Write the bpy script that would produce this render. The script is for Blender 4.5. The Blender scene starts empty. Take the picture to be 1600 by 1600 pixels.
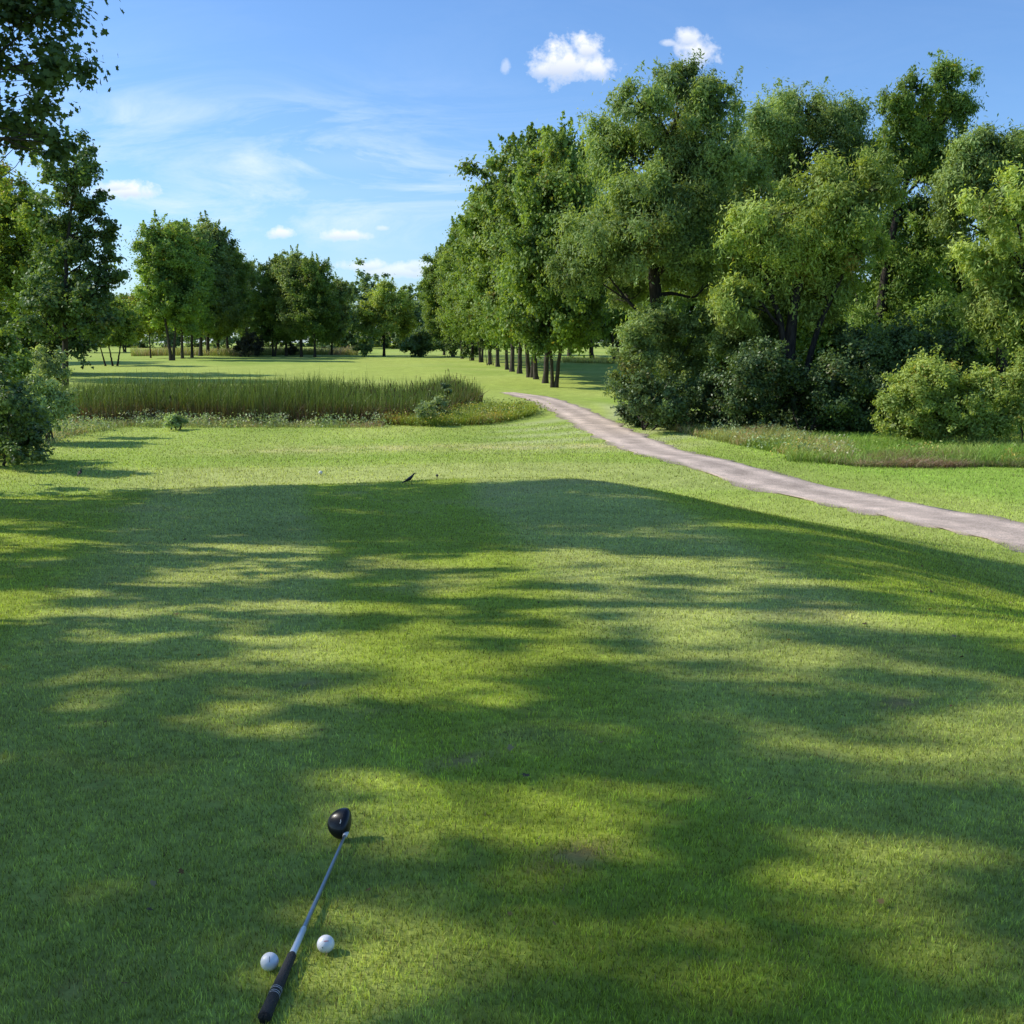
import bpy, math
import numpy as np
from mathutils import Vector
PI = math.pi
SC = bpy.context.scene
COL = SC.collection

# ------------------------------------------------------------------ camera
F = 1700.0                      # focal length in pixels of a 1600 px frame
CZ = 3.6                        # eye height above the lower ground
TH = math.atan(265.0 / F)       # downward pitch
ct, st = math.cos(TH), math.sin(TH)
cam_d = bpy.data.cameras.new("camera"); cam = bpy.data.objects.new("camera", cam_d); COL.objects.link(cam)
cam_d.sensor_width = 36; cam_d.lens = 36 * F / 1600; cam_d.clip_start = .05; cam_d.clip_end = 5000
cam.location = (0, 0, CZ); cam.rotation_euler = (PI / 2 - TH, 0, 0)
SC.camera = cam

def ray(px, py):
    a, b = (px - 800) / F, -(py - 800) / F
    return np.array([a, ct + b * st, -st + b * ct])
def px_x(px, Y, z=3.0):
    depth = Y * ct + (CZ - z) * st
    return (px - 800) / F * depth
def py_z(py, Y):
    r = ray(800, py); return CZ + Y * r[2] / r[1]

# ------------------------------------------------------------------ terrain
def sstep(e0, e1, x):
    t = np.clip((x - e0) / (e1 - e0), 0, 1); return t * t * (3 - 2 * t)
ca, sa = math.cos(math.radians(12)), math.sin(math.radians(12))
def tee_uv(x, y):
    return -x * sa + y * ca, x * ca + y * sa          # u along the tee, v across
def tee_mask(x, y):
    u, v = tee_uv(x, y)
    redge = 6.95 + .07 * (u - 8)  + .35 * np.sin(u * .55)
    front = 21.6 + .9 * np.sin(v * .42 + 1.2) - .12 * np.maximum(v - 3, 0) ** 2 * .5
    m = (1 - sstep(redge - 2.4, redge + 5.2, v)) * (1 - sstep(front - 1.2, front + 3.2, u))
    return m * sstep(-17, -14, v) * sstep(-16, -11, u)
def base_h(x, y):
    z = np.interp(y, [-200, 42, 52, 62, 75, 105, 135, 190, 250, 400, 1500], [0, 0, .12, .42, .8, 1.3, 1.6, 2.1, 2.5, 2.9, 3.0])
    z = z + .05 * np.sin(x * .13 + .4) * np.sin(y * .17) + .03 * np.sin(x * .31 + y * .23)
    z = z + .25 * np.exp(-((x - 2) ** 2 / 60 + (y - 31) ** 2 / 12.))
    return z
def H(x, y):
    x = np.asarray(x, float); y = np.asarray(y, float)
    b = base_h(x, y)
    t = CZ - 1.35 - .07 * np.maximum(y, -5) + .05 * np.sin(x * .5 + 1) * np.sin(y * .33) + .02 * np.sin(x * 1.1 + y * .7)
    t = t + .16 * np.exp(-((x - 2.2) ** 2 / 8 + (y - 20.5) ** 2 / 9.)) + .07 * np.exp(-((x + 3) ** 2 / 16 + (y - 21.5) ** 2 / 6.)) + .06 * sstep(-12, -4, -x) * np.exp(-((y - 21.5) ** 2 / 6.))
    m = tee_mask(x, y)
    return m * t + (1 - m) * b
def at(px, py):
    r = ray(px, py); prev = None
    t = np.concatenate([np.arange(1.2, 60, .02), np.arange(60, 900, .1)])
    X = r[0] * t; Y = r[1] * t; Z = CZ + r[2] * t
    k = np.argmax(Z < H(X, Y))
    return np.array([X[k], Y[k], float(H(X[k], Y[k]))])

# ------------------------------------------------------------------ numpy noise
_rn = np.random.RandomState(7)
_G = _rn.rand(256, 256)
def vnoise(x, y):
    xi = np.floor(x).astype(int); yi = np.floor(y).astype(int); fx = x - xi; fy = y - yi
    fx = fx * fx * (3 - 2 * fx); fy = fy * fy * (3 - 2 * fy)
    g = lambda a, b: _G[a & 255, b & 255]
    return (g(xi, yi) * (1 - fx) + g(xi + 1, yi) * fx) * (1 - fy) + (g(xi, yi + 1) * (1 - fx) + g(xi + 1, yi + 1) * fx) * fy
def fbm(x, y, o=4):
    s = 0; a = .5
    for i in range(o):
        s = s + a * vnoise(x * 2 ** i + 17 * i, y * 2 ** i + 31 * i); a *= .5
    return s / (1 - .5 ** o)

# ------------------------------------------------------------------ mesh helpers
def link(o, parent=None):
    COL.objects.link(o)
    if parent is not None: o.parent = parent
    return o
def mesh_np(name, V, loops, sizes, col=None, smooth=False):
    me = bpy.data.meshes.new(name)
    V = np.asarray(V, np.float32); loops = np.asarray(loops, np.int32).ravel(); sizes = np.asarray(sizes, np.int32)
    me.vertices.add(len(V)); me.vertices.foreach_set("co", V.ravel())
    me.loops.add(len(loops)); me.loops.foreach_set("vertex_index", loops)
    me.polygons.add(len(sizes))
    starts = np.concatenate([[0], np.cumsum(sizes)[:-1]]).astype(np.int32)
    me.polygons.foreach_set("loop_start", starts); me.polygons.foreach_set("loop_total", sizes)
    if smooth: me.polygons.foreach_set("use_smooth", np.ones(len(sizes), bool))
    if col is not None:
        a = me.color_attributes.new("col", 'FLOAT_COLOR', 'POINT')
        c = np.ones((len(V), 4), np.float32); c[:, :3] = col
        a.data.foreach_set("color", c.ravel())
    me.update(calc_edges=True); me.validate()
    return me
def obj(name, me, mat, parent=None):
    o = bpy.data.objects.new(name, me)
    if mat is not None and len(me.materials) == 0: me.materials.append(mat)
    return link(o, parent)
def tag(o, label=None, cat=None, group=None, kind=None):
    if label: o["label"] = label
    if cat: o["category"] = cat
    if group: o["group"] = group
    if kind: o["kind"] = kind
    return o
def empty(name, loc, rz=0):
    o = bpy.data.objects.new(name, None); o.empty_display_size = .3
    o.location = loc; o.rotation_euler = (0, 0, rz); return link(o)

class Acc:
    def __init__(s): s.V = []; s.F = []; s.C = []; s.n = 0
    def add(s, V, Fq, col=None):
        V = np.asarray(V, float); s.V.append(V); s.F.append(np.asarray(Fq, int) + s.n); s.n += len(V)
        if col is not None: s.C.append(np.broadcast_to(col, (len(V), 3)))
    def mesh(s, name, smooth=True):
        V = np.concatenate(s.V); Fq = np.concatenate(s.F)
        return mesh_np(name, V, Fq, np.full(len(Fq), Fq.shape[1]), np.concatenate(s.C) if s.C else None, smooth)
def tube(path, rad, seg=6, flare=0):
    P = np.asarray(path, float); n = len(P); rad = np.asarray(rad, float)
    T = np.gradient(P, axis=0); T /= np.linalg.norm(T, axis=1)[:, None] + 1e-9
    up = np.where(np.abs(T[:, 2:3]) > .9, np.array([[1., 0, 0]]), np.array([[0, 0, 1.]]))
    up = np.array([up[0]] * n) if True else up
    A = np.cross(T, up); A /= np.linalg.norm(A, axis=1)[:, None] + 1e-9
    B = np.cross(T, A)
    th = np.linspace(0, 2 * PI, seg, endpoint=False)
    V = P[:, None, :] + rad[:, None, None] * (np.cos(th)[None, :, None] * A[:, None, :] + np.sin(th)[None, :, None] * B[:, None, :])
    V = V.reshape(-1, 3)
    i = np.arange(n - 1)[:, None] * seg; j = np.arange(seg)[None, :]; k = (j + 1) % seg
    Fq = np.stack([i + j, i + k, i + seg + k, i + seg + j], -1).reshape(-1, 4)
    return V, Fq

# ------------------------------------------------------------------ materials
def new_mat(name):
    m = bpy.data.materials.new(name); m.use_nodes = True; nt = m.node_tree; nt.nodes.clear()
    out = nt.nodes.new('ShaderNodeOutputMaterial'); return m, nt, out
def N(nt, t, **kw):
    n = nt.nodes.new(t)
    for k, v in kw.items():
        if k in n.inputs.keys() if isinstance(k, str) else False: n.inputs[k].default_value = v
        else: setattr(n, k, v)
    return n
def foliage_mat(name, trans=.35, rough=.55, spec=.25, tcol=(1.35, 1.25, .45), vary=.25, gain=1.0):
    m, nt, out = new_mat(name); L = nt.links.new
    at_ = N(nt, 'ShaderNodeAttribute', attribute_name='col')
    geo = N(nt, 'ShaderNodeNewGeometry')
    nz = N(nt, 'ShaderNodeTexNoise'); nz.inputs['Scale'].default_value = .35; nz.inputs['Detail'].default_value = 2
    L(geo.outputs['Position'], nz.inputs['Vector'])
    mr = N(nt, 'ShaderNodeMapRange'); mr.inputs['From Min'].default_value = .3; mr.inputs['From Max'].default_value = .7
    mr.inputs['To Min'].default_value = (1 - vary) * gain; mr.inputs['To Max'].default_value = (1 + vary) * gain
    L(nz.outputs['Fac'], mr.inputs['Value'])
    mul = N(nt, 'ShaderNodeVectorMath', operation='SCALE'); L(at_.outputs['Color'], mul.inputs[0]); L(mr.outputs[0], mul.inputs['Scale'])
    bs = N(nt, 'ShaderNodeBsdfPrincipled'); bs.inputs['Roughness'].default_value = rough
    bs.inputs['Specular IOR Level'].default_value = spec
    L(mul.outputs[0], bs.inputs['Base Color'])
    tc = N(nt, 'ShaderNodeVectorMath', operation='MULTIPLY'); L(mul.outputs[0], tc.inputs[0]); tc.inputs[1].default_value = tcol
    tr = N(nt, 'ShaderNodeBsdfTranslucent'); L(tc.outputs[0], tr.inputs['Color'])
    mx = N(nt, 'ShaderNodeMixShader'); mx.inputs[0].default_value = trans
    L(bs.outputs[0], mx.inputs[1]); L(tr.outputs[0], mx.inputs[2]); L(mx.outputs[0], out.inputs['Surface'])
    return m
def simple_mat(name, color, rough=.5, metal=0., spec=.5, bump=0., bscale=50., var=0., coat=0.):
    m, nt, out = new_mat(name); L = nt.links.new
    bs = N(nt, 'ShaderNodeBsdfPrincipled'); bs.inputs['Roughness'].default_value = rough; bs.inputs['Metallic'].default_value = metal
    bs.inputs['Specular IOR Level'].default_value = spec; bs.inputs['Coat Weight'].default_value = coat
    tcn = N(nt, 'ShaderNodeTexCoord'); nz = N(nt, 'ShaderNodeTexNoise'); nz.inputs['Scale'].default_value = bscale; nz.inputs['Detail'].default_value = 5
    L(tcn.outputs['Object'], nz.inputs['Vector'])
    cr = N(nt, 'ShaderNodeMix', data_type='RGBA'); cr.inputs[6].default_value = tuple(c * (1 - var) for c in color) + (1,); cr.inputs[7].default_value = tuple(c * (1 + var) for c in color) + (1,)
    L(nz.outputs['Fac'], cr.inputs[0]); L(cr.outputs[2], bs.inputs['Base Color'])
    if bump:
        b = N(nt, 'ShaderNodeBump'); b.inputs['Strength'].default_value = bump; b.inputs['Distance'].default_value = .02
        L(nz.outputs['Fac'], b.inputs['Height']); L(b.outputs[0], bs.inputs['Normal'])
    L(bs.outputs[0], out.inputs['Surface']); return m
def bark_mat(name, c):
    m, nt, out = new_mat(name); L = nt.links.new
    tcn = N(nt, 'ShaderNodeTexCoord'); mp = N(nt, 'ShaderNodeMapping'); mp.inputs['Scale'].default_value = (9, 9, 1.6)
    L(tcn.outputs['Object'], mp.inputs[0])
    nz = N(nt, 'ShaderNodeTexNoise'); nz.inputs['Scale'].default_value = 1.6; nz.inputs['Detail'].default_value = 6; L(mp.outputs[0], nz.inputs[0])
    cr = N(nt, 'ShaderNodeValToRGB'); cr.color_ramp.elements[0].position = .3; cr.color_ramp.elements[1].position = .7
    cr.color_ramp.elements[0].color = tuple(x * .35 for x in c) + (1,); cr.color_ramp.elements[1].color = tuple(x * 1.3 for x in c) + (1,)
    L(nz.outputs['Fac'], cr.inputs[0])
    bs = N(nt, 'ShaderNodeBsdfPrincipled'); bs.inputs['Roughness'].default_value = .9; bs.inputs['Specular IOR Level'].default_value = .15; L(cr.outputs[0], bs.inputs['Base Color'])
    b = N(nt, 'ShaderNodeBump'); b.inputs['Strength'].default_value = .8; b.inputs['Distance'].default_value = .04
    L(nz.outputs['Fac'], b.inputs['Height']); L(b.outputs[0], bs.inputs['Normal']); L(bs.outputs[0], out.inputs['Surface']); return m
M_leaf = foliage_mat('leaf', .38)
M_dark_leaf = foliage_mat('dark_leaf', .25, .45, .4)
M_blade = foliage_mat('grass_blade', .35, .5, .3, (1.25, 1.2, .5), .10)
M_reed = foliage_mat('reed', .3, .5, .3, (1.2, 1.15, .5), .15)
M_bark = bark_mat('bark', (.085, .072, .055))
M_bark_dark = bark_mat('dark_bark', (.05, .043, .036))

# ------------------------------------------------------------------ leaves
def unit(v): return v / (np.linalg.norm(v, axis=-1, keepdims=True) + 1e-9)
def leaf_quads(P, Nn, L, W, rng, col, droop=0.):
    n = len(P)
    Nn = unit(Nn); r = rng.normal(size=(n, 3)); r[:, 2] -= droop * 2.5
    T = unit(r - (r * Nn).sum(1, keepdims=True) * Nn); B = np.cross(Nn, T)
    L = np.broadcast_to(L, (n,))[:, None]; W = np.broadcast_to(W, (n,))[:, None]
    V = np.stack([P - T * L * .5, P + B * W * .5 + Nn * W * .12 - T * L * .05, P + T * L * .5, P - B * W * .5 + Nn * W * .12 - T * L * .05], 1)
    return V.reshape(-1, 3), np.repeat(col, 4, 0)
MAPLE = np.array([(0, -.5), (.18, -.28), (.5, -.22), (.36, .0), (.48, .22), (.2, .16), (0, .52), (-.2, .16), (-.48, .22), (-.36, .0), (-.5, -.22), (-.18, -.28)])
def leaf_maple(P, Nn, S, rng, col):
    n = len(P); Nn = unit(Nn); r = rng.normal(size=(n, 3))
    T = unit(r - (r * Nn).sum(1, keepdims=True) * Nn); B = np.cross(Nn, T); S = np.broadcast_to(S, (n,))[:, None, None]
    V = P[:, None, :] + S * (MAPLE[None, :, 0:1] * B[:, None, :] + MAPLE[None, :, 1:2] * T[:, None, :] + (MAPLE[None, :, 0:1] ** 2) * .35 * Nn[:, None, :])
    return V.reshape(-1, 3), np.repeat(col, len(MAPLE), 0), len(MAPLE)

GREEN_GAIN = 2.7
GREEN = dict(
    maple=((.044, .078, .018), (.115, .155, .034), (.16, .15, .035)),
    willow=((.060, .090, .030), (.125, .160, .050), (.17, .17, .055)),
    dark=((.027, .046, .016), (.060, .090, .028), (.10, .11, .035)),
    bright=((.085, .120, .030), (.170, .200, .050), (.24, .20, .05)),
    yellow=((.065, .098, .018), (.150, .180, .034), (.26, .17, .035)),
    pale=((.090, .125, .060), (.17, .21, .10), (.24, .24, .14)),
    cedar=((.018, .024, .018), (.040, .040, .030), (.07, .05, .04)),
    far=((.045, .075, .035), (.085, .120, .050), (.11, .13, .06)))

def crown(lobes, rng, pal='maple', dens=2.2, L=.22, W=.11, cr=(.35, .8), flat=.65, droop=0., inner=True, hole=0., shape='quad', accent=.06, spiky=0., top_accent=0., soft=.52, sprays=0, grow=1.0, gain=1.0):
    """lobes: rows of cx,cy,cz,rx,ry,rz. returns verts, cols, nverts per leaf, clump centres"""
    lobes = np.array(lobes, float); lobes[:, 3:] *= grow; c0, c1, c2 = [np.array(c) * g for c, g in zip(GREEN[pal], (GREEN_GAIN * gain, GREEN_GAIN * gain, 1.5))]
    PP, NN, CC, CL = [], [], [], []
    zmin, zmax = lobes[:, 2].min() - 1, (lobes[:, 2] + lobes[:, 5]).max()
    la = L * W * .5
    for i, lb in enumerate(lobes):
        c, r = lb[:3], lb[3:]
        rm = (r[0] * r[1] * r[2]) ** (1 / 3.)
        crr = np.clip(np.array(cr), .1, rm * .6)
        mean_cr = crr.mean()
        ncl = max(5, int(3.0 * (rm / mean_cr) ** 2))
        d = unit(rng.normal(size=(ncl, 3))); rr = rng.uniform(.55, 1.0, ncl) ** .6
        rr = rr * (1 + .30 * np.sin(d[:, 0] * 5 + i) * np.cos(d[:, 2] * 6 + i * 2) + rng.normal(size=ncl) * .10)
        C = c + d * r * rr[:, None]
        if spiky:
            k = d[:, 2] > .35; C[k, 2] += rng.exponential(spiky, k.sum())
        keep = np.ones(ncl, bool)
        for j, o in enumerate(lobes):
            if j != i: keep &= (((C - o[:3]) / (o[3:] * .68)) ** 2).sum(1) > 1
        if hole: keep &= rng.rand(ncl) > hole
        C = C[keep]; ncl = len(C)
        if ncl == 0: continue
        CR = rng.uniform(crr[0], crr[1], ncl)
        area = 4 * PI * rm ** 2 * dens * (keep.mean())
        npl = np.maximum(6, (area / la * (CR ** 2) / (CR ** 2).sum()).astype(int))
        idx = np.repeat(np.arange(ncl), npl); n = len(idx)
        dd = unit(rng.normal(size=(n, 3))); q = np.abs(rng.normal(size=n)) * soft + .12
        off = dd * q[:, None] * CR[idx][:, None] * 1.15; off[:, 2] *= flat
        if droop: off[:, 2] -= droop * rng.rand(n) ** 2 * CR[idx] * 1.6
        P = C[idx] + off
        nrm = unit(dd * .4 + (P - c) / rm * .5 + np.array([0, 0, .45]) + rng.normal(size=(n, 3)) * .65)
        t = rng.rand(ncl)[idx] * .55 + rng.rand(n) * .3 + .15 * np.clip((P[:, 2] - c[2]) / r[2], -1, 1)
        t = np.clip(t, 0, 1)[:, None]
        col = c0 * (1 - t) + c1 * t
        ac = ((rng.rand(ncl)[idx] < accent * .6) & (rng.rand(n) < .5)) | (rng.rand(n) < accent * .5)
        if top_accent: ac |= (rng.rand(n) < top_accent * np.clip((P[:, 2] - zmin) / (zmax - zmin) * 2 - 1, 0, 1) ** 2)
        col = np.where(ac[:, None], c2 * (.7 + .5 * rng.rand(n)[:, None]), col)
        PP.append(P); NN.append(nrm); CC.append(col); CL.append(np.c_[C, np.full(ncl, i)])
        ns = int(sprays * rm ** 2)
        if ns:
            o = C[rng.randint(0, ncl, ns)]; dv = unit((o - c) / r + np.array([0, 0, .35]) + rng.normal(size=(ns, 3)) * .5)
            ln = rng.uniform(.4, 1.5, ns) * min(1., rm / 1.6); m_ = 46; t_ = rng.rand(ns, m_)
            Ps = o[:, None, :] + dv[:, None, :] * (ln[:, None] * (.2 + t_))[..., None] + rng.normal(size=(ns, m_, 3)) * (.17 * (1.15 - t_))[..., None]
            Ps[..., 2] -= .25 * droop * t_ ** 2 * ln[:, None]
            Ps = Ps.reshape(-1, 3); PP.append(Ps); NN.append(rng.normal(size=(len(Ps), 3)) + [0, 0, .4])
            tt = (rng.rand(ns, 1) * .5 + .5 * rng.rand(ns, m_)).reshape(-1, 1); CC.append(c0 * (1 - tt) + c1 * tt)
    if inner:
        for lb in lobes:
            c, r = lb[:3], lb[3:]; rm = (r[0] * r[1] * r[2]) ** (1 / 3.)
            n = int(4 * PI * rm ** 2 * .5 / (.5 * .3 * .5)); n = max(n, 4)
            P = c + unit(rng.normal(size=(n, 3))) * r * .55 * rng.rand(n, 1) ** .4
            NN.append(rng.normal(size=(n, 3))); PP.append(P); CC.append(np.tile(c0 * .7, (n, 1)))  # filler leaves darkened, the crown's inner shade put into their colour
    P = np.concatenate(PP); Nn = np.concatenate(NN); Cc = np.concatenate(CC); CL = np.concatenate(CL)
    n = len(P); s = rng.uniform(.7, 1.35, n)
    ninner = n - sum(len(x) for x in PP[:len(CL and PP)]) if False else 0
    Ls = L * s; Ws = W * s
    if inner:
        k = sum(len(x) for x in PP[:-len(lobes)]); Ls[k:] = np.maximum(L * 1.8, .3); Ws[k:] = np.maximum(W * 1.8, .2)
    if shape == 'maple':
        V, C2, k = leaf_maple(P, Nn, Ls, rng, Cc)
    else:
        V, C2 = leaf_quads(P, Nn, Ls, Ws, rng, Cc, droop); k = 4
    return V, C2, k, CL

def crown_mesh(name, lobes, rng, **kw):
    V, C, k, CL = crown(lobes, rng, **kw)
    nf = len(V) // k
    return mesh_np(name, V, np.arange(len(V)), np.full(nf, k), C), CL

def bend(p0, p1, rng, n=7, sag=0., wob=.06):
    t = np.linspace(0, 1, n)[:, None]; p0 = np.asarray(p0, float); p1 = np.asarray(p1, float); L = np.linalg.norm(p1 - p0)
    P = p0 * (1 - t) + p1 * t
    w = rng.normal(size=3) * wob * L; w2 = rng.normal(size=3) * wob * .5 * L
    P = P + w * np.sin(t * PI) + w2 * np.sin(t * 2 * PI); P[:, 2] += sag * L * np.sin(t[:, 0] * PI)
    return P
def trunk_mesh(name, trunks, lobes, CL, rng, r0=.25, twigs=5, seg=7, h_low=None, tw=.028, lr=.16):
    """trunks: list of polylines (local). limbs leave the nearest trunk towards each lobe centre, twigs on to clumps"""
    A = Acc(); lobes = np.asarray(lobes, float)
    fine = []
    for k, tp in enumerate(trunks):
        tp = np.asarray(tp, float); d = np.r_[0, np.cumsum(np.linalg.norm(np.diff(tp, axis=0), axis=1))]
        s = np.linspace(0, d[-1], 26); P = np.stack([np.interp(s, d, tp[:, j]) for j in range(3)], 1)
        for _ in range(3): P[1:-1] = (P[:-2] + 2 * P[1:-1] + P[2:]) / 4
        P[1:-1] += rng.normal(size=(24, 3)) * .012 * np.array([1, 1, 0])
        rr = r0 if np.isscalar(r0) else r0[k]
        R = rr * (1 - .78 * s / d[-1]) * (1 + .55 * np.exp(-s / .35))
        A.add(*tube(P, R, seg + 3)); fine.append((P, R))
    for i, lb in enumerate(lobes):
        best = None
        for P, R in fine:
            zt = lb[2] - .45 * np.linalg.norm(lb[:2] - P[:, :2].mean(0)) - .3 * lb[5]
            j = int(np.argmin(np.abs(P[:, 2] - zt))); j = min(max(j, 5), 24)
            dd = np.linalg.norm(P[j] - lb[:3])
            if best is None or dd < best[0]: best = (dd, P[j], R[j])
        end = lb[:3] + np.array([0, 0, .1 * lb[5]])
        lp = bend(best[1], end, rng, 9, .05, .05)
        rl = min(best[2] * .6, lr); A.add(*tube(lp, np.linspace(rl, rl * .3, 9), seg))
        mine = CL[CL[:, 3] == i]
        if len(mine) and twigs:
            for q in mine[rng.choice(len(mine), min(twigs, len(mine)), replace=False)]:
                a = lp[rng.randint(3, 9)]
                A.add(*tube(bend(a, q[:3], rng, 5, .05, .07), np.linspace(tw, tw * .3, 5), 4))
    return A.mesh(name)

def make_tree(name, label, cat, base, trunks, lobes, seed, group=None, mat=None, bark=None, r0=.25, twigs=5, tw=.028, part='crown', tpart='trunk', lr=.16, **kw):
    rng = np.random.RandomState(seed)
    root = empty(name, base); tag(root, label, cat, group)
    me, CL = crown_mesh(name + '_' + part, lobes, rng, **kw)
    obj(part, me, mat or M_leaf, root)
    obj(tpart, trunk_mesh(name + '_' + tpart, trunks, lobes, CL, rng, r0, twigs, tw=tw, lr=lr), bark or M_bark, root)
    return root
def px_lobes(rows, Y, base, rng, deep=.9, jit=.12, sq=1.0):
    out = []
    for row in rows:
        px, py, rx, ry = row[:4]; dy = row[4] if len(row) > 4 else rng.uniform(-1, 1) * 1.6
        YY = Y + dy; k = YY / F
        z = py_z(py, YY); out.append((px_x(px, YY, z) - base[0], dy + Y - base[1], z - base[2], rx * k, (rx + ry) * .5 * k * deep, ry * k * sq))
    return out
def px_pt(px, py, Y, base):
    z = py_z(py, Y); return (px_x(px, Y, z) - base[0], Y - base[1], z - base[2])
def ground_at(px, Y):
    x = px_x(px, Y, 1.0); z = float(H(x, Y)); x = px_x(px, Y, z); return np.array([x, Y, float(H(x, Y))])
def copy_tree(root, loc, rz, label, group=None, scale=(1, 1, 1)):
    r = root.copy(); COL.objects.link(r); r.location = loc; r.rotation_euler = (0, 0, rz); r.scale = scale
    r["label"] = label
    if group: r["group"] = group
    for ch in root.children:
        c = ch.copy(); COL.objects.link(c); c.parent = r
    return r

# ------------------------------------------------------------------ ground colour
path_px = [((1750, 852), (1750, 905)), ((1600, 818), (1600, 860)), ((1500, 798), (1480, 831)), ((1350, 770), (1340, 801)), ((1250, 750), (1240, 780)), ((1150, 726), (1140, 755)),
           ((1060, 701), (1050, 731)), ((1000, 681), (990, 706)), ((950, 658), (940, 685)), ((905, 638), (898, 656)), ((862, 622), (858, 634)), ((830, 615), (822, 622)), ((795, 611.5), (787, 615.5))]
PC = []
for (a, b), (c, d) in path_px:
    A_, B_ = at(a, b), at(c, d); PC.append((*((A_ + B_) / 2)[:2], np.linalg.norm((A_ - B_)[:2])))
PC = np.array([(26, -16, 3.), (20.5, -4, 3.), (15.5, 6, 3.), (12.2, 12.5, 3.)] + PC[1:])
_d = np.r_[0, np.cumsum(np.linalg.norm(np.diff(PC[:, :2], axis=0), axis=1))]
_s = np.arange(0, _d[-1], .3)
PCf = np.stack([np.interp(_s, _d, PC[:, j]) for j in range(2)], 1)
for _ in range(60): PCf[1:-1] = (PCf[:-2] + 2 * PCf[1:-1] + PCf[2:]) / 4
print('path pts', PC.round(1).tolist())
def path_dist(x, y):
    x = np.asarray(x, float); out = np.full(x.shape, 99.)
    P = PCf[::4]
    for p in P: out = np.minimum(out, np.hypot(x - p[0], y - p[1]))
    return out
MARSH_TIP = at(790, 640)
DIVOTS = [(148, 1230, .09), (905, 1345, .10), (820, 1112, .09), (742, 1182, .07), (1402, 1100, .12), (175, 1192, .05), (335, 1258, .06), (720, 1192, .06), (285, 905, .10),
          (60, 1405, .05), (1020, 1207, .07), (1225, 1186, .07), (1290, 1180, .08), (480, 1066, .13), (650, 1332, .05), (745, 1350, .07), (110, 1555, .06), (890, 905, .15), (1085, 1458, .05), (270, 1530, .04),
          (950, 1175, .05), (1060, 1290, .05), (590, 1110, .06)]
DV = np.array([(*at(a, b)[:2], r) for a, b, r in DIVOTS])
def lerp(a, b, t): return a * (1 - t[..., None]) + b * t[..., None]
def gcol(x, y):
    x = np.asarray(x, float); y = np.asarray(y, float)
    u, v = tee_uv(x, y)
    n1 = fbm(x * .18, y * .18); n2 = fbm(x * .7 + 9, y * .7, 4); n3 = fbm(x * 2.3, y * 2.3, 3)
    A_ = np.array([.138, .172, .022]); B_ = np.array([.176, .196, .054])
    # mown stripes on the tee: broad bands converging on the tee's own axis
    w = v + .5 * (n1 - .5)
    ed = [-7.2, -1.9, -.05, 2.6, 5.4]
    s = np.zeros_like(x); sg = 1
    w = w + .25 * (n2 - .5)
    s = sstep(-1.45, -.85, w + .06 * u) - sstep(.1, .6, w) + sstep(.85, 1.5, w - .12 * u) - sstep(2.4, 3.2, w - .2 * u) + sstep(-7.2, -6.6, w) - sstep(-5.0, -4.4, w)

    s = s * (.55 + .5 * sstep(2.5, 9, y))
    tee = lerp(A_, B_, np.clip(s, 0, 1))
    tee = tee * (1.0 + .36 * n2)[..., None]
    tee = lerp(tee, np.array([.20, .18, .075]), np.clip(sstep(.62, .80, n2) * .45, 0, 1))
    m = tee_mask(x, y)
    fair = lerp(np.array([.140, .192, .032]), np.array([.200, .234, .055]), np.clip(n1 * 1.6 - .3 + .3 * (n2 - .5), 0, 1))
    # long mowing bands on the far fairway
    band = .5 + .5 * np.sin((x + y * .16) * .85 + 2 * n1)
    far = sstep(58, 75, y)
    fair = fair * (1 + .10 * (band - .5) * (1 - far * .3))[..., None]
    fair = lerp(fair, np.array([.205, .235, .048]), np.clip(far * sstep(.45, .7, fbm(x * .06 + 3, y * .04)) * .6, 0, 1))
    # turning marks around the marsh tip
    r = np.hypot(x - MARSH_TIP[0] + 4, (y - MARSH_TIP[1]) * .8)
    arc = (.5 + .5 * np.sin(r * 3.3 + n1 * 2)) * sstep(6.5, 8, r) * (1 - sstep(15, 19, r)) * sstep(-2, 1, x) * (1 - sstep(56, 62, y))
    fair = lerp(fair, np.array([.25, .26, .13]), np.clip(arc * .6, 0, 1))
    # thin dry band before the reeds, pale forward tee strip behind the crest
    dry = np.exp(-((y - 37.5 - .12 * (x - 0)) / 1.6) ** 2) * sstep(-13, -6, x) * (1 - sstep(3, 7, x))
    fair = lerp(fair, np.array([.30, .26, .12]), np.clip(dry * (n3 * 1.2 - .1) * .8, 0, 1))
    st_ = sstep(26, 27, y) * (1 - sstep(30.2, 31.2, y + .05 * x)) * sstep(-13, -8, x) * (1 - sstep(5, 9, x))
    fair = lerp(fair, np.array([.235, .245, .085]), np.clip(st_ * (.35 + .3 * n3), 0, 1))
    # fresher lawn on the far side of the path
    rgt = sstep(2, 5, x - np.interp(y, PCf[::-1, 1][np.argsort(PCf[::-1, 1])], PCf[::-1, 0][np.argsort(PCf[::-1, 1])])) * (1 - sstep(60, 66, y))
    fair = lerp(fair, np.array([.130, .205, .028]) * 1.0, np.clip(rgt * .75, 0, 1))
    c = lerp(fair, tee, sstep(.25, .8, m))
    rough_ = m * (1 - m) * 4
    c = c * (1 - .18 * rough_)[..., None]
    for dx, dy, rr in DV:
        q = np.hypot(x - dx, (y - dy) * .8) / (rr * .62) + .9 * (vnoise(x * 22, y * 22) - .5)
        k = (1 - sstep(.3, 1.2, q)) * .75
        if np.any(k > 0): c = lerp(c, np.array([.17, .115, .055]), k)
    return c * (.86 + .28 * n3)[..., None] * 2.15

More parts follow.
